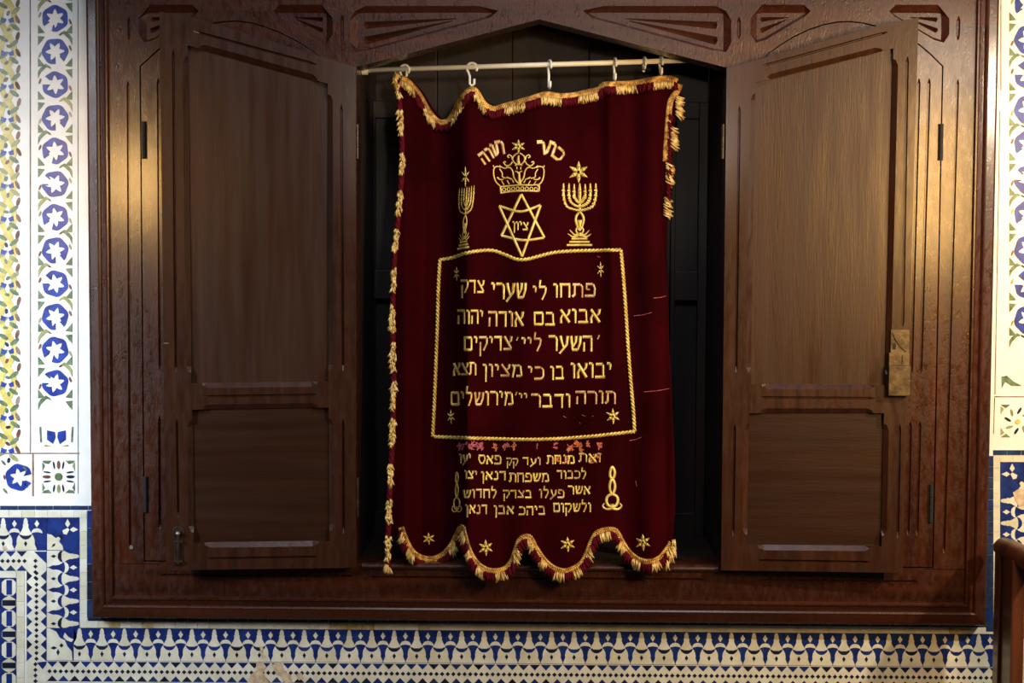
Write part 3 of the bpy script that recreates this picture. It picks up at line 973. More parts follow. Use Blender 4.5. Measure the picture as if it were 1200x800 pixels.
# ------------------------------------------------------------------ the open doors
def make_door(side):
    hx, ang = (417.5, math.radians(7.0)) if side == 'l' else (848.5, math.radians(-3.6))
    hp = at(hx, 372, -0.079)
    Mx = Matrix.Translation((hp.x, hp.y, Z0)) @ Matrix.Rotation(ang, 4, 'Z')
    nrm = Mx.to_3x3() @ Vector((0, -1, 0))
    inv = Mx.inverted()
    p0 = Vector((hp.x, hp.y, Z0))

    def L(px, py, y=0.0):
        q = inv @ on_plane(px, py, p0 - nrm * y, nrm)
        return (q.x, q.z)
    if side == 'l':
        outer = [(194.5, 668), (187, 13.5), (227.5, 21), (417, 78.5), (417, 665)]
        up = [(224, 449), (220, 53), (384, 98), (384.5, 447)]
        lo = [(227, 636), (225, 480), (385, 477.5), (386, 634)]
        gro = [((203, 58), (206, 436)), ((207, 491), (209, 606)), ((400, 122), (402, 434)), ((402, 491), (402.5, 625)),
               ((227, 36.5), (371, 75.5)), ((238, 464.5), (374, 462.5)), ((241, 654.5), (374, 652.5))]
    else:
        outer = [(845, 668), (851.5, 80), (1036, 28), (1076.5, 20.5), (1057.5, 671)]
        up = [(880, 450), (885.5, 97), (1047, 56.5), (1037.5, 451)]
        lo = [(875.5, 638.5), (878, 484), (1036, 484), (1033, 640)]
        gro = [((866.5, 124), (862.5, 436)), ((861, 497), (859, 628)), ((1063.5, 66), (1058, 384)), ((1054.5, 497), (1052, 630)),
               ((892, 77.5), (1040, 37.5)), ((889, 465.5), (1025, 466.5)), ((886, 656.5), (1020, 658.5))]
    TH = 0.026
    o_ = [L(*p) for p in outer]
    hu, hl = [L(*p) for p in up], [L(*p) for p in lo]
    mb = MB()
    plate(mb, o_, [hu, hl], 0.0, TH)
    d = mb.build('door', M['door'])
    cs = [groove(L(*a), L(*b), 0.0062, 0.006, 0.0, 0.012) for a, b in gro]
    carve(d, cs)
    cs = []
    for h in (hu, hl):
        c = Vector((sum(p[0] for p in h) / 4, sum(p[1] for p in h) / 4))
        for i in range(4):
            a, b = Vector(h[i]), Vector(h[(i + 1) % 4])
            t = (b - a).normalized()
            nn = Vector((-t.y, t.x))
            if nn.dot((a + b) / 2 - c) < 0:
                nn = -nn
            cs.append(edge_chamfer(a, b, nn, 0.0115, 0.0, 0.024, 0.010))
    carve(d, cs)
    d.matrix_world = Mx
    d.parent = ark
    d.matrix_parent_inverse = Matrix.Translation(-Vector(ark.location))
    for h, mt in ((hu, 'panel'), (hl, 'panel_h')):
        c = Vector((sum(p[0] for p in h) / 4, sum(p[1] for p in h) / 4))
        g = [c + (Vector(p) - c) * 1.03 for p in h]
        pm = MB()
        plate(pm, [(p.x, p.y) for p in g], [], 0.0125, 0.0215)
        q = pm.build('panel', M[mt])
        q.parent = d
    # hinges on the niche edge
    for (ya, yb) in ((145, 186), (560, 606)):
        x = (417.5 if side == 'l' else 848.5)
        hb = MB()
        xa, za = L(x, ya)
        _, zb2 = L(x, yb)
        sx = 1 if side == 'l' else -1
        for k in range(3):
            Lk = (za - zb2) / 3
            hb.tube([(xa + sx * 0.002, 0.010, zb2 + Lk * k + 0.0006), (xa + sx * 0.002, 0.010, zb2 + Lk * (k + 1) - 0.0006)], 0.0045, 10)
        hh = hb.build('hinge', M['iron'])
        hh.parent = d
    if side == 'l':
        # slide bolt at the lower left, keyhole on the stile
        b = MB()
        x, z1 = L(209, 617)
        _, z2 = L(209, 662)
        b.box((x - 0.010, -0.0025, z2), (x + 0.010, 0.0005, z1 - 0.010))
        b.tube([(x, -0.0025, z1 - 0.012), (x, 0.0005, z1 - 0.012)], 0.0135, 20)
        b.tube([(x, -0.006, z2 + 0.004), (x, -0.006, z1 - 0.018)], 0.0042, 12)
        for zz in (z2 + 0.010, z1 - 0.034):
            b.box((x - 0.010, -0.0105, zz - 0.0025), (x + 0.010, 0.0, zz + 0.0025))
        o = b.build('slide_bolt', M['iron'], bevel=0.0008)
        o.parent = d
        o['label'] = 'iron slide bolt'
        kb = MB()
        zk = z1 - 0.014
        kb.tube([(x, -0.003, zk), (x, -0.012, zk)], [0.004, 0.006], 12)
        kb.tube([(x, -0.012, zk), (x, -0.016, zk)], [0.006, 0.003], 12)
        o = kb.build('bolt_knob', M['steel_glint'], smooth=True)
        o.parent = d
        o['label'] = 'small worn metal knob'
        kh = MB()
        x, z = L(194.5, 388.5)
        kh.box((x - 0.006, -0.0008, z - 0.003), (x + 0.003, 0.0004, z + 0.003))
        o = kh.build('keyhole', M['black'])
        o.parent = d
        kh = MB()
        x, z = L(194.5, 402)
        kh.box((x - 0.005, -0.0012, z - 0.001), (x + 0.006, 0.0004, z + 0.001))
        o = kh.build('latch_edge', M['steel_glint'])
        o.parent = d
    else:
        lk = MB()
        a = L(1043.5, 386)
        b2 = L(1065, 414)
        lk.box((a[0], -0.004, b2[1]), (b2[0], 0.001, a[1]))            # upper hasp plate
        a = L(1041, 413)
        b2 = L(1065, 428)
        lk.box((a[0], -0.010, b2[1]), (b2[0], 0.001, a[1]))            # middle block
        a = L(1040, 427.5)
        b2 = L(1064.5, 463)
        lk.box((a[0], -0.022, b2[1]), (b2[0], 0.001, a[1]))            # lock case
        o = lk.build('lock_case', M['brass'], bevel=0.0012)
        o.parent = d
        o['label'] = 'dulled brass box lock'
        hs = MB()
        pts = [L(1045, 389), L(1052, 390), L(1063, 403), L(1062, 412), L(1055, 407), L(1049, 398)]
        plate(hs, pts, [], -0.007, -0.0038)
        o = hs.build('hasp', M['brass'], bevel=0.0006)
        o.parent = d
        ko = MB()
        x, z = L(1047.5, 405)
        ko.box((x - 0.004, -0.0046, z - 0.008), (x + 0.004, -0.0038, z + 0.006))
        o = ko.build('keyhole', M['black'])
        o.parent = d
        ko = MB()
        x, z = L(1056.5, 420)
        ko.box((x - 0.0012, -0.0106, z - 0.012), (x + 0.0012, -0.0098, z + 0.008))
        o = ko.build('lock_slot', M['black'])
        o.parent = d
    return d


make_door('l')
make_door('r')

# ================================================================== CURTAIN ROD AND HOOKS
RODY = 0.065
r0, r1 = at(424, 82.5, RODY), at(843, 69.5, RODY)
dx = (r1 - r0)
r0 = r0 + dx * ((XL + 0.004 - r0.x) / dx.x)
r1 = r0 + dx * ((XR - 0.004 - r0.x) / dx.x)
rod = empty('curtain_rod', r0, 'thin cream curtain rod across the top of the dark niche', 'curtain rod')
rb = MB()
rb.tube([r0, r1], 0.0062, 16)
adopt(rb.build('rod', M['rod'], smooth=True), rod)
for e, s in ((r0, 1), (r1, -1)):
    cb = MB()
    cb.tube([(e.x - s * 0.004, e.y, e.z), (e.x + s * 0.010, e.y, e.z)], 0.011, 16)
    adopt(cb.build('end_socket', M['rod']), rod)


def rod_at(px):
    """point of the rod's axis at photo column px"""
    t = (at(px, 78, RODY).x - r0.x) / (r1.x - r0.x)
    return r0 + (r1 - r0) * t


def hook(px, turn, low, label, drop=0.0):
    c = rod_at(px)
    R_ = 0.0125
    pts = []
    ca, sa = math.cos(turn), math.sin(turn)

    def P(u, w):
        return (c.x + u * ca, c.y - 0.002 - u * sa, c.z + w)
    for k in range(15):
        t = math.radians(-35 + k * 250 / 14)
        pts.append(P(R_ * math.cos(t), -0.003 + R_ * math.sin(t)))
    u0, w0 = R_ * math.cos(math.radians(215)), -0.003 + R_ * math.sin(math.radians(215))
    pts += [P(u0 * 0.75, w0 - 0.005), P(u0 * 0.5, w0 - 0.012), P(u0 * 0.5, w0 - low)]
    pts += [P(0.0, w0 - low - 0.005), P(0.006, w0 - low), P(0.006, w0 - low + 0.012)]
    m_ = MB()
    m_.tube(pts, 0.0031, 8)
    o = m_.build('curtain_hook', M['plastic'], smooth=True)
    return tag(o, label, 'hook', 'white plastic curtain hooks on the rod')


hook(474, 0.35, 0.006, 'white plastic hook at the upper left corner of the red curtain, leftmost on the rod')
hook(553, 0.05, 0.030, 'large round white hook facing us, above the curtain peak beside its sag')
hook(644, 1.25, 0.042, 'white plastic hook on the rod just right of the point above the crown')
hook(720.5, 1.35, 0.028, 'white plastic hook turned edge-on, above the right menorah')
hook(755, 1.35, 0.003, 'short dim white hook on the rod carrying nothing, second from the right')
hook(774.5, 1.30, 0.018, 'white plastic hook at the curtain upper right corner, rightmost on the rod')

# ================================================================== THE CURTAIN
cur_o = at(625, 672, -0.06)
curtain = empty('ark_curtain', cur_o, 'wine red velvet curtain with gold embroidery and fringe hanging in the open cabinet', 'curtain')

TOP = [(462, 92), (470, 88), (478, 92), (490, 106), (502, 127), (512, 138), (522, 139.5), (530, 133), (540, 114), (549, 103), (554, 101), (559, 105), (567, 118), (578, 124), (590, 121), (605, 117),
       (622, 112), (640, 107), (655, 109), (672, 108), (690, 104), (703, 101), (707, 96), (722, 95), (742, 94), (757, 91.5), (770, 89), (785, 88.5), (794, 92), (801, 101)]
BOT = [(460, 640), (464, 622), (469, 625), (475, 641), (483, 654), (492, 660), (504, 662), (516, 658), (526, 649), (533, 637), (538, 627), (541, 625), (543, 634), (549, 653), (557, 666), (568, 674), (580, 676),
       (591, 673), (599, 664), (604, 650), (608, 640), (614, 636), (620, 637), (625, 646), (634, 660), (645, 671), (658, 676), (669, 674), (680, 667), (687, 655), (692, 642), (698, 632), (708, 628), (718, 628),
       (723, 633), (730, 646), (739, 657), (750, 664), (762, 665), (773, 660), (781, 650), (786, 642), (790, 640)]
LEFT = [(88, 465), (110, 468), (150, 470.5), (190, 471), (230, 468.5), (270, 465.5), (320, 462.5), (400, 461.5), (440, 462.5), (500, 461), (560, 459), (620, 460), (680, 461)]
RIGHT = [(88, 800), (110, 798), (130, 793), (160, 788), (200, 785), (240, 782.5), (300, 781.5), (400, 784), (480, 788), (540, 790.5), (590, 791.5), (640, 788), (680, 786)]


def gz(x, c, w):
    return math.exp(-((x - c) / w) ** 2)


def sstep(a, b, x):
    t = min(1.0, max(0.0, (x - a) / (b - a)))
    return t * t * (3 - 2 * t)


def depth(px, py):
    """depth of the hanging cloth: leans out towards the sill, with folds"""
    t = (py - 90) / 590.0
    y = 0.062 - 0.142 * max(-0.05, t)
    low = sstep(120, 420, py)
    cl_ = 488 - 4 * low
    cr = 534 + 6 * sstep(150, 420, py)
    y += 0.052 * sstep(cl_ - 12, cl_ + 24, px) * (1 - sstep(cr - 10, cr + 9, px))      # deep fold beside the left edge
    y += -0.016 * gz(px, 478, 11) * (0.4 + 0.6 * low)
    y += 0.016 * (1 - sstep(530, 548, px)) * sstep(440, 520, px)
    y += -0.014 * gz(px, 553 - 4 * low, 11)                        # ridge down from the second hook
    y += 0.012 * gz(px, 588, 18) * (1 - 0.5 * low)
    y += -0.009 * gz(px, 625 - 12 * low, 20)
    y += 0.010 * gz(px, 672, 20) * (1 - 0.3 * low)
    y += -0.018 * gz(px, 716 + 3 * low, 9) * (1 - 0.75 * sstep(280, 480, py))
    y += 0.016 * gz(px, 738, 14) * (1 - 0.6 * low)
    y += -0.010 * gz(px, 764, 13)
    y += 0.006 * gz(px, 779, 6)
    # the sag between the first two hooks pulls diagonal creases
    y += 0.010 * gz(px, 512, 26) * gz(py, 165, 40)
    s = sstep(480, 680, py)
    y += -0.010 * s * (0.5 + 0.5 * math.cos((px - 570) * 2 * math.pi / 98.0)) * sstep(541, 552, px)
    y += 0.0022 * math.sin(px * 0.075 + py * 0.016) + 0.0014 * math.sin(px * 0.13 - py * 0.021 + 1.0)
    return y


def cloth_uv(u, v):
    xt = 462 + (801 - 462) * u
    xb = 460 + (790 - 460) * u
    y0, y1 = interp(TOP, xt), interp(BOT, xb)
    py = y0 + (y1 - y0) * v
    xl, xr = interp(LEFT, py), interp(RIGHT, py)
    return xl + (xr - xl) * u, py


cl = MB()
NU, NV = 330, 240
vs, fs = [], []
for j in range(NV + 1):
    for i in range(NU + 1):
        px, py = cloth_uv(i / NU, j / NV)
        vs.append(at(px, py, depth(px, py)))
for j in range(NV):
    for i in range(NU):
        a = j * (NU + 1) + i
        fs.append((a, a + NU + 1, a + NU + 2, a + 1))
cl.add(vs, fs)
cloth = cl.build('velvet_cloth', M['velvet'], smooth=True, recalc=False)
md = cloth.modifiers.new('thickness', 'SOLIDIFY')
md.thickness = 0.002
md.offset = -1.0
adopt(cloth, curtain)


def C(px, py, lift=0.0):
    return at(px, py, depth(px, py) - lift)


# ---- embroidery
def stroke(mb, pts, w0, w1=None, h=0.0016, mat=0, step=1.2, closed=False, lift=0.0006):
    """satin-stitched line on the cloth; points and widths in photo units"""
    w1 = w0 if w1 is None else w1
    P = [Vector(p) for p in pts]
    if closed:
        P = P + [P[0]]
    # subdivide
    Q = []
    for a, b in zip(P, P[1:]):
        n = max(1, int((b - a).length / step))
        for k in range(n):
            Q.append(a.lerp(b, k / n))
    Q.append(P[-1])
    N = len(Q)
    if N < 2:
        return
    vs = []
    prof = [(-0.5, -0.0015), (-0.36, h * 0.75), (0, h), (0.36, h * 0.75), (0.5, -0.0015)]
    for i, p in enumerate(Q):
        if closed and (i == 0 or i == N - 1):
            t = (Q[1] - Q[-2])
        else:
            t = Q[min(i + 1, N - 1)] - Q[max(i - 1, 0)]
        if t.length < 1e-9:
            t = Vector((1, 0))
        t.normalize()
        s = Vector((-t.y, t.x))
        w = w0 + (w1 - w0) * i / (N - 1)
        for k, (q, hh) in enumerate(prof):
            r = p + s * w * q
            vs.append(C(r.x, r.y, lift + hh))
    fs = []
    for i in range(N - 1):
        for k in range(4):
            a = i * 5 + k
            fs.append((a, a + 1, a + 6, a + 5))
    if not closed:
        fs.append((0, 1, 2, 3, 4))
        e = (N - 1) * 5
        fs.append((e + 4, e + 3, e + 2, e + 1, e))
    mb.add(vs, fs, mat)


GLYPH = {
    'א': (.86, [([(.08, .06), (.92, .95)], .20, .20), ([(.92, .02), (.86, .34), (.62, .52)], .20, .12), ([(.30, .36), (.10, .66), (.12, 1.0)], .12, .18)]),
    'ב': (.84, [([(.08, .10), (.76, .10)], .20, .20), ([(.76, .10), (.80, .9)], .14, .13), ([(0, .91), (1, .91)], .20, .20)]),
    'ג': (.55, [([(.2, .09), (.68, .10)], .20, .18), ([(.68, .1), (.7, .6), (.88, 1)], .14, .15), ([(.7, .64), (.08, .98)], .14, .18)]),
    'ד': (.78, [([(0, .10), (1, .10)], .20, .20), ([(.8, .1), (.8, 1)], .15, .13)]),
    'ה': (.86, [([(0, .10), (1, .10)], .20, .20), ([(.9, .1), (.9, 1)], .15, .14), ([(.15, .40), (.12, 1)], .14, .15)]),
    'ו': (.40, [([(.05, .08), (.8, .12)], .20, .18), ([(.75, .1), (.75, 1)], .16, .13)]),
    'ז': (.42, [([(0, .05), (1, .13)], .19, .16), ([(.55, .1), (.5, 1)], .14, .14)]),
    'ח': (.86, [([(0, .10), (1, .10)], .20, .20), ([(.9, .1), (.9, 1)], .15, .14), ([(.12, .1), (.12, 1)], .14, .14)]),
    'י': (.38, [([(.05, .08), (.8, .12)], .20, .18), ([(.75, .1), (.68, .48)], .17, .10)]),
    'כ': (.78, [([(.06, .10), (.70, .10)], .19, .17), ([(.70, .1), (.92, .28), (.92, .72), (.70, .9)], .14, .14), ([(.74, .9), (0, .9)], .18, .20)]),
    'ל': (.74, [([(.22, -.38), (.12, .10)], .16, .12), ([(.08, .12), (.86, .12)], .20, .18), ([(.86, .12), (.80, .5), (.42, 1.0)], .14, .13)]),
    'מ': (.90, [([(.06, .04), (.26, .3), (.08, 1)], .17, .13), ([(.3, .13), (.82, .13)], .18, .18), ([(.84, .12), (.96, .9)], .14, .14), ([(.48, .91), (.98, .91)], .20, .20)]),
    'ם': (.84, [([(0, .10), (.95, .10)], .20, .20), ([(.9, .1), (.9, .92)], .14, .14), ([(.08, .1), (.08, .92)], .14, .14), ([(.05, .91), (.95, .91)], .20, .20)]),
    'נ': (.55, [([(.3, .09), (.78, .10)], .20, .18), ([(.78, .1), (.80, .9)], .14, .13), ([(.02, .91), (.86, .91)], .20, .20)]),
    'ן': (.40, [([(.05, .08), (.8, .12)], .20, .18), ([(.75, .1), (.70, 1.36)], .16, .12)]),
    'ס': (.86, [([(.04, .10), (.92, .10)], .20, .18), ([(.90, .1), (.96, .5), (.70, .92)], .14, .14), ([(.72, .92), (.36, .92)], .18, .18), ([(.36, .92), (.08, .5), (.14, .1)], .14, .14)]),
    'ע': (.84, [([(.92, .04), (.82, .6), (.06, 1.14)], .19, .14), ([(.14, .04), (.3, .45), (.52, .84)], .19, .12)]),
    'פ': (.84, [([(.12, .10), (.80, .10)], .19, .17), ([(.8, .1), (.95, .4), (.90, .9)], .14, .14), ([(.94, .91), (0, .91)], .20, .20), ([(.16, .1), (.14, .46), (.5, .48)], .14, .12)]),
    'צ': (.84, [([(.08, .04), (.88, .86)], .19, .17), ([(.92, .02), (.86, .34), (.56, .50)], .20, .12), ([(0, .91), (.96, .91)], .20, .20)]),
    'ק': (.86, [([(0, .10), (.92, .10)], .20, .20), ([(.92, .1), (.90, .5), (.52, .98)], .15, .13), ([(.16, .40), (.15, 1.36)], .15, .13)]),
    'ר': (.78, [([(0, .10), (.78, .10)], .20, .19), ([(.76, .1), (.92, .28), (.90, 1)], .16, .13)]),
    'ש': (1.0, [([(.94, .04), (.90, .5), (.70, .9)], .19, .13), ([(.56, .04), (.52, .42), (.28, .72)], .19, .12), ([(.10, .04), (.22, .9)], .19, .14), ([(.20, .91), (.74, .91)], .20, .20)]),
    'ת': (.88, [([(.06, .10), (.76, .10)], .20, .19), ([(.76, .1), (.92, .26), (.92, 1)], .15, .14), ([(.24, .1), (.22, .8), (.02, .94)], .14, .18)]),
    "'": (.30, [([(.8, -.12), (.3, .20)], .14, .09)]),
}


BOLD = [1.22]


def letter(mb, ch, f, hgt, mat=0):
    for pts, a, b in GLYPH[ch][1]:
        stroke(mb, [f(x, y) for x, y in pts], a * hgt * BOLD[0], b * hgt * BOLD[0], mat=mat, step=1.0)


def word(mb, text, x0, x1, ya, yb, mat=None):
    """right-to-left word filling the box; slope follows the cloth"""
    h = yb - ya
    gap = 0.14
    tot = sum(GLYPH[c][0] for c in text) + gap * (len(text) - 1)
    k = (x1 - x0) / tot
    x = x1
    rr = random.Random(len(text) * 7 + int(x0))
    for c in text:
        w = GLYPH[c][0] * k
        xl = x - w
        dy = rr.uniform(-0.4, 0.4)
        mt = mat if mat is not None else (0 if rr.random() < 0.72 else 1)
        letter(mb, c, lambda a, b: (xl + a * w, ya + dy + b * h), h * min(1.0, 0.55 + 0.45 * k / h), mt)
        x = xl - gap * k


LINES = [
    ([('פתחו', 648, 697.5, 331.5, 348.5), ('לי', 624, 641, 334, 351), ('שערי', 575.5, 616.5, 330.5, 350.5), ('צדק', 540, 567.5, 327.5, 343.5)], 'inscription'),
    ([('אבוא', 656, 703.5, 361.5, 378.5), ('בם', 625.5, 650.5, 365, 381.5), ('אודה', 572, 613.5, 364, 382.5), ('יהוה', 536, 566, 362.5, 379.5)], 'inscription'),
    ([('השער', 643, 694, 392.5, 411.5), ("'", 699, 703, 394, 410), ('ליי', 611, 635, 395, 411.5), ("'", 604, 608, 396, 410), ('צדיקים', 543.5, 600, 393.5, 411)], 'inscription'),
    ([('יבואו', 668.5, 716.5, 424.5, 443), ('בו', 644.5, 661, 428.5, 445), ('כי', 618.5, 637.5, 429, 445.5), ('מציון', 565.5, 611.5, 426, 441.5), ('תצא', 531, 558, 424, 440)], 'inscription'),
    ([('תורה', 674.5, 721.5, 457.5, 473), ('ודבר', 622.5, 668.5, 461, 477.5), ("יי'", 603, 618, 460.5, 473), ('מירושלים', 528.5, 601, 458, 475)], 'inscription'),
    ([('זאת', 678, 705, 531, 541.5), ('מנחת', 640.5, 673, 533, 543.5), ('ועד', 612.5, 633.5, 536, 545), ('קק', 593.5, 607, 536.5, 545.5), ('פאס', 560.5, 587, 533, 544), ('יעו', 538, 551.5, 531.5, 543)], 'dedication'),
    ([('לכבוד', 652.5, 687, 551, 561), ('משפחת', 596.5, 643, 553.5, 564.5), ('דנאן', 563.5, 593, 552, 562.5), ('יצו', 544, 559, 551, 561)], 'dedication'),
    ([('אשר', 665.5, 691.5, 568.5, 579), ('פעלו', 631.5, 661, 573, 583.5), ('בצדק', 589.5, 623, 574, 583.5), ('לחדוש', 542.5, 582, 573, 583.5)], 'dedication'),
    ([('ולשקום', 648.5, 692.5, 589, 600), ('ביהכ', 608, 639, 593, 603.5), ('אבן', 578.5, 602, 592, 602.5), ('דנאן', 545, 571, 591, 602)], 'dedication'),
]
GM = [M['gold'], M['gold_copper'], M['gold_pale'], M['pinkthread'], M['orangethread']]


def finish(mb, name, label=None, smooth=True):
    o = mb.build(name, GM, smooth=smooth, recalc=False)
    adopt(o, curtain)
    if label:
        o['label'] = label
    return o


for words, nm in LINES:
    mb = MB()
    BOLD[0] = 1.48 if nm == 'dedication' else 1.22
    for w in words:
        word(mb, *w)
    finish(mb, nm + '_line', 'gold embroidered line of Hebrew writing')


def rotated_letter(mb, ch, cx, cy, w, h, ang, mat=0):
    c, s = math.cos(ang), math.sin(ang)

    def f(a, b):
        x, y = (a - 0.5) * w, (b - 0.5) * h
        return (cx + x * c - y * s, cy + x * s + y * c)
    letter(mb, ch, f, h, mat)


mb = MB()
for ch, cx, cy, w, h, a in (('כ', 654.5, 180.5, 12.5, 15, 38), ('ת', 645.5, 174, 10, 17, 20), ('ר', 634, 173, 8.5, 17, -4)):
    rotated_letter(mb, ch, cx, cy, w, h, math.radians(a), 2)
finish(mb, 'arched_word', 'gold embroidered Hebrew word right of the crown')
mb = MB()
for ch, cx, cy, w, h, a in (('ת', 585, 173, 10.5, 17, -10), ('ו', 577.5, 176, 4.5, 16, -20), ('ר', 573, 180, 6, 15, -28), ('ה', 567, 185, 8, 15, -36)):
    rotated_letter(mb, ch, cx, cy, w, h, math.radians(a), 1)
finish(mb, 'arched_word', 'gold embroidered Hebrew word left of the crown')


def flower_star(mb, cx, cy, rx, ry, turn=0.0, mat=0):
    """six satin petals"""
    for k in range(6):
        t = math.pi / 2 + turn + k * math.pi / 3
        ct, st = math.cos(t), math.sin(t)
        stroke(mb, [(cx + rx * 0.12 * ct, cy - ry * 0.12 * st), (cx + rx * 0.5 * ct, cy - ry * 0.5 * st)], min(rx, ry) * 0.22, min(rx, ry) * 0.46, mat=mat)
        stroke(mb, [(cx + rx * 0.5 * ct, cy - ry * 0.5 * st), (cx + rx * ct, cy - ry * st)], min(rx, ry) * 0.46, min(rx, ry) * 0.08, mat=mat)


# crown
mb = MB()
K = lambda x, y: (570 + x / 11.43, 160 + y / 11.43)
flower_star(mb, 607.5, 171.3, 8.6, 8.0)


def ks(pts, w, w1=None, n=5, closed=False):
    stroke(mb, smooth_path([K(*p) for p in pts], n, closed), w, w1)


ks([(432, 220), (365, 260), (350, 310), (385, 360), (432, 375), (480, 360), (512, 310), (500, 260)], 1.9, closed=True)
for f in (lambda x: x, lambda x: 866 - x):
    g = lambda pts: [(f(x), y) for x, y in pts]
    ks(g([(345, 310), (335, 265), (300, 245), (283, 270), (305, 285)]), 1.8)
    ks(g([(350, 330), (320, 375), (270, 390), (232, 355), (240, 335), (262, 345)]), 1.8)
    ks(g([(300, 400), (250, 425), (205, 410), (175, 385)]), 1.9, 1.3)
    ks(g([(265, 412), (320, 420), (352, 470), (365, 540), (400, 600), (440, 632)]), 1.9)
    ks(g([(200, 415), (150, 400), (105, 420), (95, 480), (105, 550), (130, 610), (185, 665)]), 1.9)
    ks(g([(90, 385), (100, 410)]), 2.2, 1.5)
    ks(g([(175, 430), (210, 490), (215, 540), (270, 560)]), 1.7)
    ks(g([(145, 545), (180, 575), (235, 570)]), 2.4, 1.5)
    ks(g([(270, 545), (310, 560), (350, 575)]), 2.4, 1.8)
    ks(g([(200, 590), (235, 650)]), 1.5)
    ks(g([(275, 585), (305, 640)]), 1.5)
    ks(g([(345, 580), (365, 620)]), 1.5)
    ks(g([(385, 465), (410, 470), (432, 500)]), 1.6)
    ks(g([(385, 385), (415, 375)]), 2.0)
    ks(g([(405, 400), (408, 440)]), 1.4)
ks([(432, 250), (425, 300), (432, 370)], 2.0, 4.2)
ks([(436, 470), (440, 560), (450, 640)], 2.2, 4.2)
ks([(185, 672), (300, 660), (450, 648), (600, 650), (705, 640)], 1.9)
ks([(195, 755), (300, 740), (450, 728), (600, 728), (705, 735)], 2.0)
ks([(185, 670), (197, 765)], 2.4)
ks([(708, 640), (702, 735)], 2.4)
for i in range(8):
    x = 235 + i * 61
    y = 712 - 12 * math.sin(math.pi * i / 7) - 0.01 * x
    stroke(mb, [K(x + 22 * math.cos(t), y + 24 * math.sin(t)) for t in [2 * math.pi * q / 8 for q in range(8)]], 1.4, closed=True, step=0.8)
finish(mb, 'crown', 'gold embroidered crown topped by a six-petalled flower')

# six-pointed star of two interlaced triangles with the word inside
mb = MB()
for tri, lf in (([(610.8, 227.5), (587.6, 276), (638, 278.5)], 0.0006), ([(584.8, 241.3), (633.6, 240.2), (611.6, 300.5)], 0.0011)):
    mid = [(tri[1][0] + tri[2][0]) / 2, (tri[1][1] + tri[2][1]) / 2 + (4.0 if lf < 0.001 else 0)]
    if lf < 0.001:
        stroke(mb, [tri[0], tri[1]], 3.3, lift=lf)
        stroke(mb, smooth_path([tri[1], mid, tri[2]], 6), 3.3, lift=lf)
        stroke(mb, [tri[2], tri[0]], 3.3, lift=lf)
    else:
        stroke(mb, smooth_path([tri[0], (609.5, 247.8), tri[1]], 6), 3.2, lift=lf)
        stroke(mb, [tri[1], tri[2]], 3.2, lift=lf)
        stroke(mb, [tri[2], tri[0]], 3.2, lift=lf)
word(mb, 'ציון', 600.5, 619, 259.5, 269.5, 0)
finish(mb, 'six_pointed_star', 'gold embroidered six-pointed star with a Hebrew word inside')


def menorah(cx, top, bot, hw, squeeze, starx, stary, srx, sry, lean=0.0):
    mb = MB()
    flower_star(mb, starx, stary, srx, sry)
    H = bot - top

    def g(a, b):                                    # a in -1..1 across, b 0 top .. 1 bottom
        return (cx + lean * (0.5 - b) + a * hw, top + b * H + squeeze * a)
    for a, b0, bl in ((1.0, 0.0, 0.42), (0.66, 0.0, 0.36), (0.34, 0.01, 0.30)):
        for s in (-1, 1):
            pts = smooth_path([g(s * a, b0), g(s * a, b0 + 0.20), g(s * a * 0.82, bl - 0.06), g(s * a * 0.4, bl - 0.005), g(0, bl + 0.015)], 5)
            n = len(pts)
            stroke(mb, pts[:3], max(0.8, hw * 0.09), hw * 0.16)
            stroke(mb, pts[2:], hw * 0.17, hw * 0.17)
            for p in pts[3::2]:
                stroke(mb, [(p.x - hw * 0.10, p.y - 0.9), (p.x + hw * 0.10, p.y + 0.9)], hw * 0.12, lift=0.0014, step=0.8)
    stroke(mb, [g(0, 0.0), g(0, 0.12)], hw * 0.10, hw * 0.24)
    stroke(mb, [g(0, 0.12), g(0, 0.45)], hw * 0.24, hw * 0.18)
    for s in (-1, 1):
        stroke(mb, smooth_path([g(0, 0.45), g(s * 0.20, 0.52), g(s * 0.24, 0.60), g(s * 0.10, 0.72)], 4), hw * 0.17)
        stroke(mb, smooth_path([g(0, 0.80), g(s * 0.30, 0.82), g(s * 0.62, 0.74)], 4), hw * 0.22, hw * 0.06)
        stroke(mb, smooth_path([g(0, 0.82), g(s * 0.40, 0.85), g(s * 0.74, 0.80)], 4), hw * 0.2, hw * 0.06)
        stroke(mb, smooth_path([g(0, 0.84), g(s * 0.22, 0.76), g(s * 0.16, 0.71), g(0, 0.75)], 4), hw * 0.12)
    stroke(mb, [g(0, 0.58), g(0, 0.73)], hw * 0.36, hw * 0.12)
    for b, a in ((0.88, 0.50), (0.93, 0.64), (0.98, 0.80)):
        stroke(mb, [g(-a, b), g(a, b)], H * 0.038)
    finish(mb, 'menorah', 'gold embroidered seven-branched candlestick with a star above it')


menorah(679.2, 214.5, 288.5, 18.8, 0.0, 678.0, 201.5, 12.0, 12.6)
menorah(545.0, 218.5, 292.0, 8.6, -1.6, 545.2, 207, 5.2, 12.0, lean=4.0)

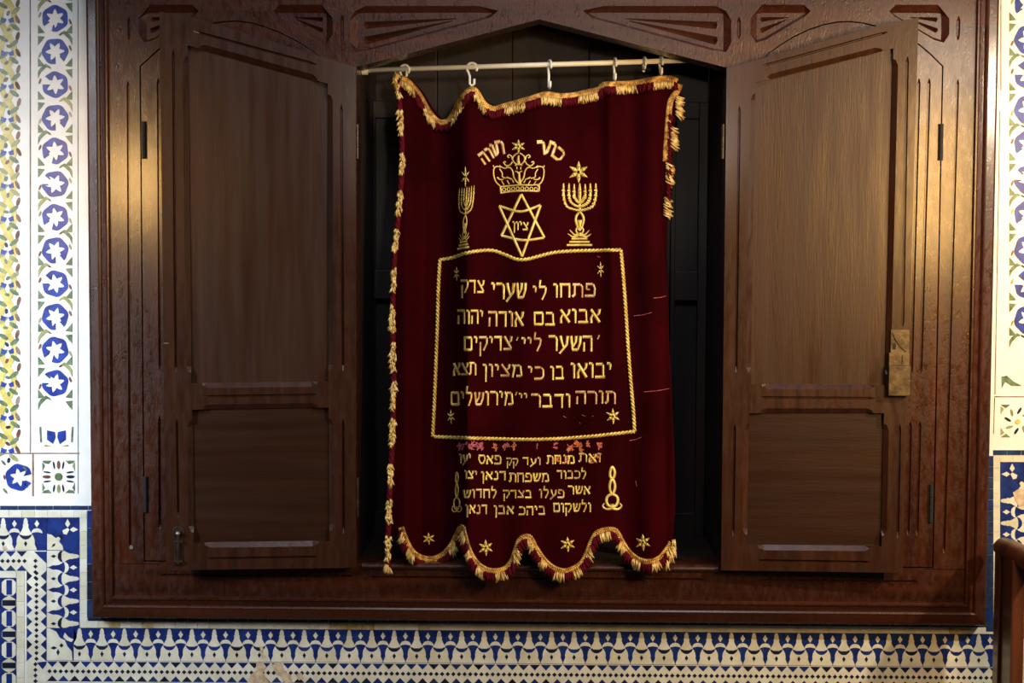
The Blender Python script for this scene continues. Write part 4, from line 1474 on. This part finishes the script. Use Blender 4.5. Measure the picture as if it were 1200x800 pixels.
# twisted cord round the inscription
CORD = [(515.5, 304.5), (530, 302), (545, 297), (560, 294), (577, 293.5), (592, 298.5), (605, 303.8), (618, 303.6), (634, 299.5), (652, 295.5), (675, 294), (700, 293.5), (727.5, 292.8)]
CR = [(727.5, 292.8), (730, 320), (733, 360), (735.5, 400), (738.5, 440), (742, 480), (743.5, 505.5)]
CB = [(743.5, 505.5), (722, 508), (700, 510.5), (670, 513), (640, 514.5), (610, 514.8), (580, 514), (545, 513), (507, 511.5)]
CLF = [(507, 511.5), (509, 470), (511, 420), (512.5, 380), (513.5, 340), (515.5, 304.5)]
mb = MB()
for seg in (CORD, CR, CB, CLF):
    q = resample(smooth_path(seg, 10), 0.75)
    for ph in (0.0, math.pi):
        pts = []
        for i, p in enumerate(q):
            t = (q[min(i + 1, len(q) - 1)] - q[max(i - 1, 0)]).normalized()
            s = Vector((-t.y, t.x))
            a = i * 0.75 * 2 * math.pi / 9.0 + ph
            r = p + s * 1.15 * math.cos(a)
            pts.append(C(r.x, r.y, 0.0022 + 0.0018 * math.sin(a)))
        mb.tube(pts, 0.0027, 6)
finish(mb, 'cord_border', 'twisted gold cord framing the writing')

for (x, y, rx, ry) in ((535, 320.5, 3.4, 8.5), (703.8, 315.5, 4.2, 9.0), (528.5, 488, 4.6, 8.5), (718.3, 487.5, 8.4, 9.2),
                       (502.5, 631, 7.6, 7.2), (569.3, 641.5, 9.0, 9.6), (665.3, 637.5, 9.2, 8.8), (753.5, 635.3, 9.2, 9.8)):
    mb = MB()
    flower_star(mb, x, y, rx, ry, turn=0.05)
    finish(mb, 'embroidered_star', 'small six-petalled gold star')


def flame_motif(cx, top, bot, hw):
    mb = MB()
    H = bot - top

    def g(a, b):
        return (cx + a * hw, top + b * H)
    for pts in ([(0, 0), (.28, .12), (.12, .26), (-.18, .24), (-.22, .12)], [(0, .28), (.30, .42), (.22, .56), (0, .64), (-.22, .56), (-.26, .42)],
                [(0, .64), (.52, .70), (.60, .82), (.30, .92), (-.3, .92), (-.60, .82), (-.52, .70)]):
        stroke(mb, smooth_path([g(*p) for p in pts], 5, True), max(1.5, hw * 0.33), closed=True, step=0.9)
    for s in (-1, 1):
        stroke(mb, smooth_path([g(0, .97), g(s * .6, .99), g(s * 1.0, .92), g(s * .8, .84)], 4), max(1.4, hw * 0.34), hw * 0.15)
    stroke(mb, [g(0, .86), g(0, .97)], hw * 0.5, hw * 0.3)
    finish(mb, 'flame_ornament', 'small gold embroidered flame ornament')


flame_motif(717.3, 547, 597, 11.0)
flame_motif(535.2, 553, 600, 5.5)

# worn traces of an older line of lettering
mb = MB()
rr = random.Random(5)
for (x, y, n, w, mt) in ((541, 522, 5, 7, 3), (551, 522, 9, 10, 3), (562, 522, 8, 8, 3), (580, 524, 3, 3, 4), (593, 522, 5, 6, 3), (602, 523, 3, 4, 4), (629, 524, 1, 2, 3), (651, 523, 3, 3, 3),
                        (668, 525, 7, 7, 4), (677, 521, 8, 9, 4), (682, 527, 4, 5, 4), (689, 521, 3, 3, 4), (703, 522, 4, 4, 4), (699, 536, 3, 5, 4), (692, 539, 3, 5, 4), (664, 539, 4, 4, 4), (653, 538, 3, 4, 4)):
    for k in range(n * 2):
        a = rr.uniform(0, math.pi)
        cx, cy = x + rr.uniform(-w, w) * 0.45, y + rr.uniform(-4, 4) * 0.9
        l = rr.uniform(1.5, 3.2)
        stroke(mb, [(cx - l * math.cos(a), cy - l * math.sin(a)), (cx + l * math.cos(a), cy + l * math.sin(a))], rr.uniform(1.0, 2.2), h=0.0008, mat=mt, lift=0.0003)
for (x0, y0, x1, y1) in ((766, 349, 781, 346.5), (743, 370, 764, 366), (755, 459, 785, 455), (738, 516, 752, 512), (745, 563, 746, 570), (660, 487, 664, 489), (682, 486, 687, 487), (694, 487, 696, 487), (679, 495, 681, 496), (700, 300, 704, 301)):
    stroke(mb, [(x0, y0), ((x0 + x1) / 2, (y0 + y1) / 2 + 0.8), (x1, y1)], 0.9, 0.6, h=0.0006, mat=3, lift=0.0002)
finish(mb, 'worn_stitching', 'faded pink and orange remnants of stitching')['kind'] = 'stuff'

# ---- braid, fringe and edge roll


def braid(mb, path, width, lift=0.004, step=1.1, r=0.0022, on=None, wave=9.0):
    q = resample(path, step)
    for k in range(4):
        pts = []
        for i, p in enumerate(q):
            t = (q[min(i + 1, len(q) - 1)] - q[max(i - 1, 0)]).normalized()
            s = Vector((-t.y, t.x))
            a = i * step * 2 * math.pi / wave + k * math.pi / 2
            w = p + s * (width * 0.42) * math.cos(a)
            pts.append(C(w.x, w.y, lift + 0.0014 * math.sin(2 * a) + random.uniform(-0.0005, 0.0005)))
        mb.tube(pts, r, 5)


top_path = smooth_path([(p[0], p[1] + 4.0) for p in TOP[1:-1]], 5)
bot_path = smooth_path([(p[0] + 1, p[1] - 7.0) for p in BOT[2:-1]], 5)
right_path = smooth_path([(797, 99), (793, 108), (786, 118), (783.5, 135), (782, 155), (780.5, 175), (780, 190)], 5)
for pth, w, lb in ((top_path, 8.0, 'gold braid along the top edge'), (bot_path, 7.0, 'tarnished gold braid along the scalloped hem'), (right_path, 7.0, 'gold braid on the right edge')):
    mb = MB()
    braid(mb, pth, w)
    braid(mb, pth, w * 0.52, 0.003)
    o = mb.build('gold_braid', M['gold_dark'], smooth=True, recalc=False)
    o['label'] = lb
    adopt(o, curtain)


def tuft(mb, px, py, dx, dy, length, width, n, r=0.0013, lift=0.004, curl=0.25, tail=None):
    """a bunch of fringe threads starting across (px,py) and hanging along (dx,dy)"""
    d = Vector((dx, dy)).normalized()
    s = Vector((-d.y, d.x))
    for k in range(n):
        o_ = s * random.uniform(-0.5, 0.5) * width
        L = length * random.uniform(0.72, 1.1)
        sway = random.uniform(-curl, curl)
        lf = lift + random.uniform(0, 0.005)
        base = Vector((px, py)) + o_
        pts = []
        rs = []
        for q in range(5):
            t = q / 4
            p = base + d * L * t + s * sway * L * t * t
            pts.append(at(p.x, p.y, depth(base.x, base.y) - lf - 0.003 * math.sin(t * 3)))
            rs.append(r * (0.8 + 0.7 * math.sin(t * 2.6)))
        mb.tube(pts, rs, 5)


gf, rf = MB(), MB()
q = resample(bot_path, 2.6)
for i, p in enumerate(q):
    t = (q[min(i + 1, len(q) - 1)] - q[max(i - 1, 0)]).normalized()
    nrm = Vector((-t.y, t.x))
    if nrm.y < 0 and abs(t.x) > 0.2:
        nrm = -nrm
    d = (nrm * 0.35 + Vector((0, 1)) * 0.8)
    if math.sin(i * 0.62 + 1.1 * math.sin(i * 0.11)) > 0.12:
        tuft(gf, p.x, p.y + 2.5, d.x, d.y, 10.5, 3.4, 4)
    else:
        tuft(rf, p.x, p.y + 2.5, d.x, d.y, 10.0, 3.6, 6, r=0.0014)
q = resample(top_path, 2.6)
for i, p in enumerate(q):
    if 508 < p.x < 545 and i % 2:
        continue
    if math.sin(i * 0.36 + 0.6) > -0.05:
        tuft(gf, p.x, p.y + 2, 0.05, 1, 9.5, 3.2, 5)
    else:
        tuft(rf, p.x, p.y + 2, 0, 1, 9.5, 3.4, 6, r=0.0014)
for (x, y0, y1) in ((796, 112, 134), (790, 148, 172), (784.5, 190, 212), (782, 232, 252)):
    y = y0
    while y < y1:
        tuft(gf, x - 4, y, 0.8, 0.55, 11, 3.0, 4)
        y += 3.0
y = 134
while y < 240:
    tuft(rf, 784 - (y - 134) * 0.03, y, 0.6, 0.8, 7, 4, 4, r=0.0014)
    y += 4.0
for (x, y) in ((788, 640), (785, 648), (781, 655), (789, 632)):
    tuft(gf, x, y, 0.2, 1, 13, 4, 6)

# rolled left edge with its gold clumps
LROLL = [(464, 92), (467, 110), (470, 140), (471, 170), (471, 200), (468.5, 232), (466, 262), (462.5, 300), (460.5, 340), (460, 380), (460.5, 420), (461.5, 450), (460.5, 490), (459, 530), (457, 570), (455.5, 610), (454.5, 645), (454.5, 668)]
q = resample(smooth_path(LROLL, 6), 2.0)
er = MB()
for ph in (0, 2.1, 4.2):
    pts = []
    for i, p in enumerate(q):
        a = i * 2.0 * 2 * math.pi / 26.0 + ph
        pts.append(at(p.x + 1.3 * math.cos(a), p.y, depth(max(p.x, 462), p.y) - 0.004 + 0.003 * math.sin(a)))
    er.tube(pts, 0.0044, 8)
o = er.build('edge_roll', M['redthread'], smooth=True, recalc=False)
adopt(o, curtain)
for (y0, y1) in ((84, 112), (128, 156), (180, 201), (224, 248), (268, 292), (314, 339), (357, 387), (400, 432), (447, 477), (490, 520), (543, 568), (585, 611), (628, 655)):
    y = y0
    while y < y1:
        p = interp([(a[1], a[0]) for a in LROLL], y)
        for k in range(3):
            tuft(gf, p + random.uniform(-2.6, 2.4), y + random.uniform(-1.5, 1.5), random.uniform(-0.35, 0.15), 1, 5.5, 2.2, 2, r=0.0014, lift=0.009, curl=0.5)
        y += 2.6
for k in range(16):
    tuft(gf, 454.5 + random.uniform(-2.5, 2.5), 662 + random.uniform(-1, 3), random.uniform(-0.3, 0.3), 1, 8, 3, 2, r=0.0018, lift=0.008)
o = gf.build('gold_fringe', M['gold_pale'], smooth=True, recalc=False)
o['label'] = 'pale gold tufts of fringe'
adopt(o, curtain)
o = rf.build('red_fringe', M['redthread'], smooth=True, recalc=False)
o['label'] = 'red tufts of fringe'
adopt(o, curtain)

# ================================================================== RAILING at the lower right
RY = -0.14
pa, pb = at(1164.5, 640, RY), at(1196.5, 640, RY)
base = Vector(((pa.x + pb.x) / 2, RY, 0.0))
rail = empty('wooden_railing', base, 'reddish brown wooden post and rounded handrail in front of the tiles at lower right', 'railing')
zt_ = at(1180, 636, RY).z
fw0 = at(1186.0, 700, RY - 0.10).x
fw1 = at(1201.5, 700, RY - 0.10).x
po = MB()
po.box((fw0, RY - 0.10, 0.0), (fw1, RY + 0.012, zt_ - 0.02))
adopt(po.build('post', M['rail'], bevel=0.004), rail)
st = MB()
st.box((fw0 - 0.006, RY - 0.02, 0.0), (fw0, RY + 0.02, zt_ - 0.02))
adopt(st.build('corner_batten', M['rail'], bevel=0.002), rail)
hr = MB()
pts = []
zc = zt_ - 0.013
for (dx_, dy_, dz_) in ((-0.002, 0.045, -0.006), (0.0, 0.02, -0.001), (0.004, -0.03, 0), (0.012, -0.09, -0.002), (0.03, -0.17, -0.006), (0.055, -0.26, -0.010), (0.10, -0.40, -0.012)):
    pts.append(Vector((fw0 + 0.014 + dx_, RY + dy_, zc + dz_)))
hr.tube(pts, [0.016, 0.023, 0.025, 0.026, 0.026, 0.026, 0.026], 20)
adopt(hr.build('handrail', M['rail'], smooth=True), rail)
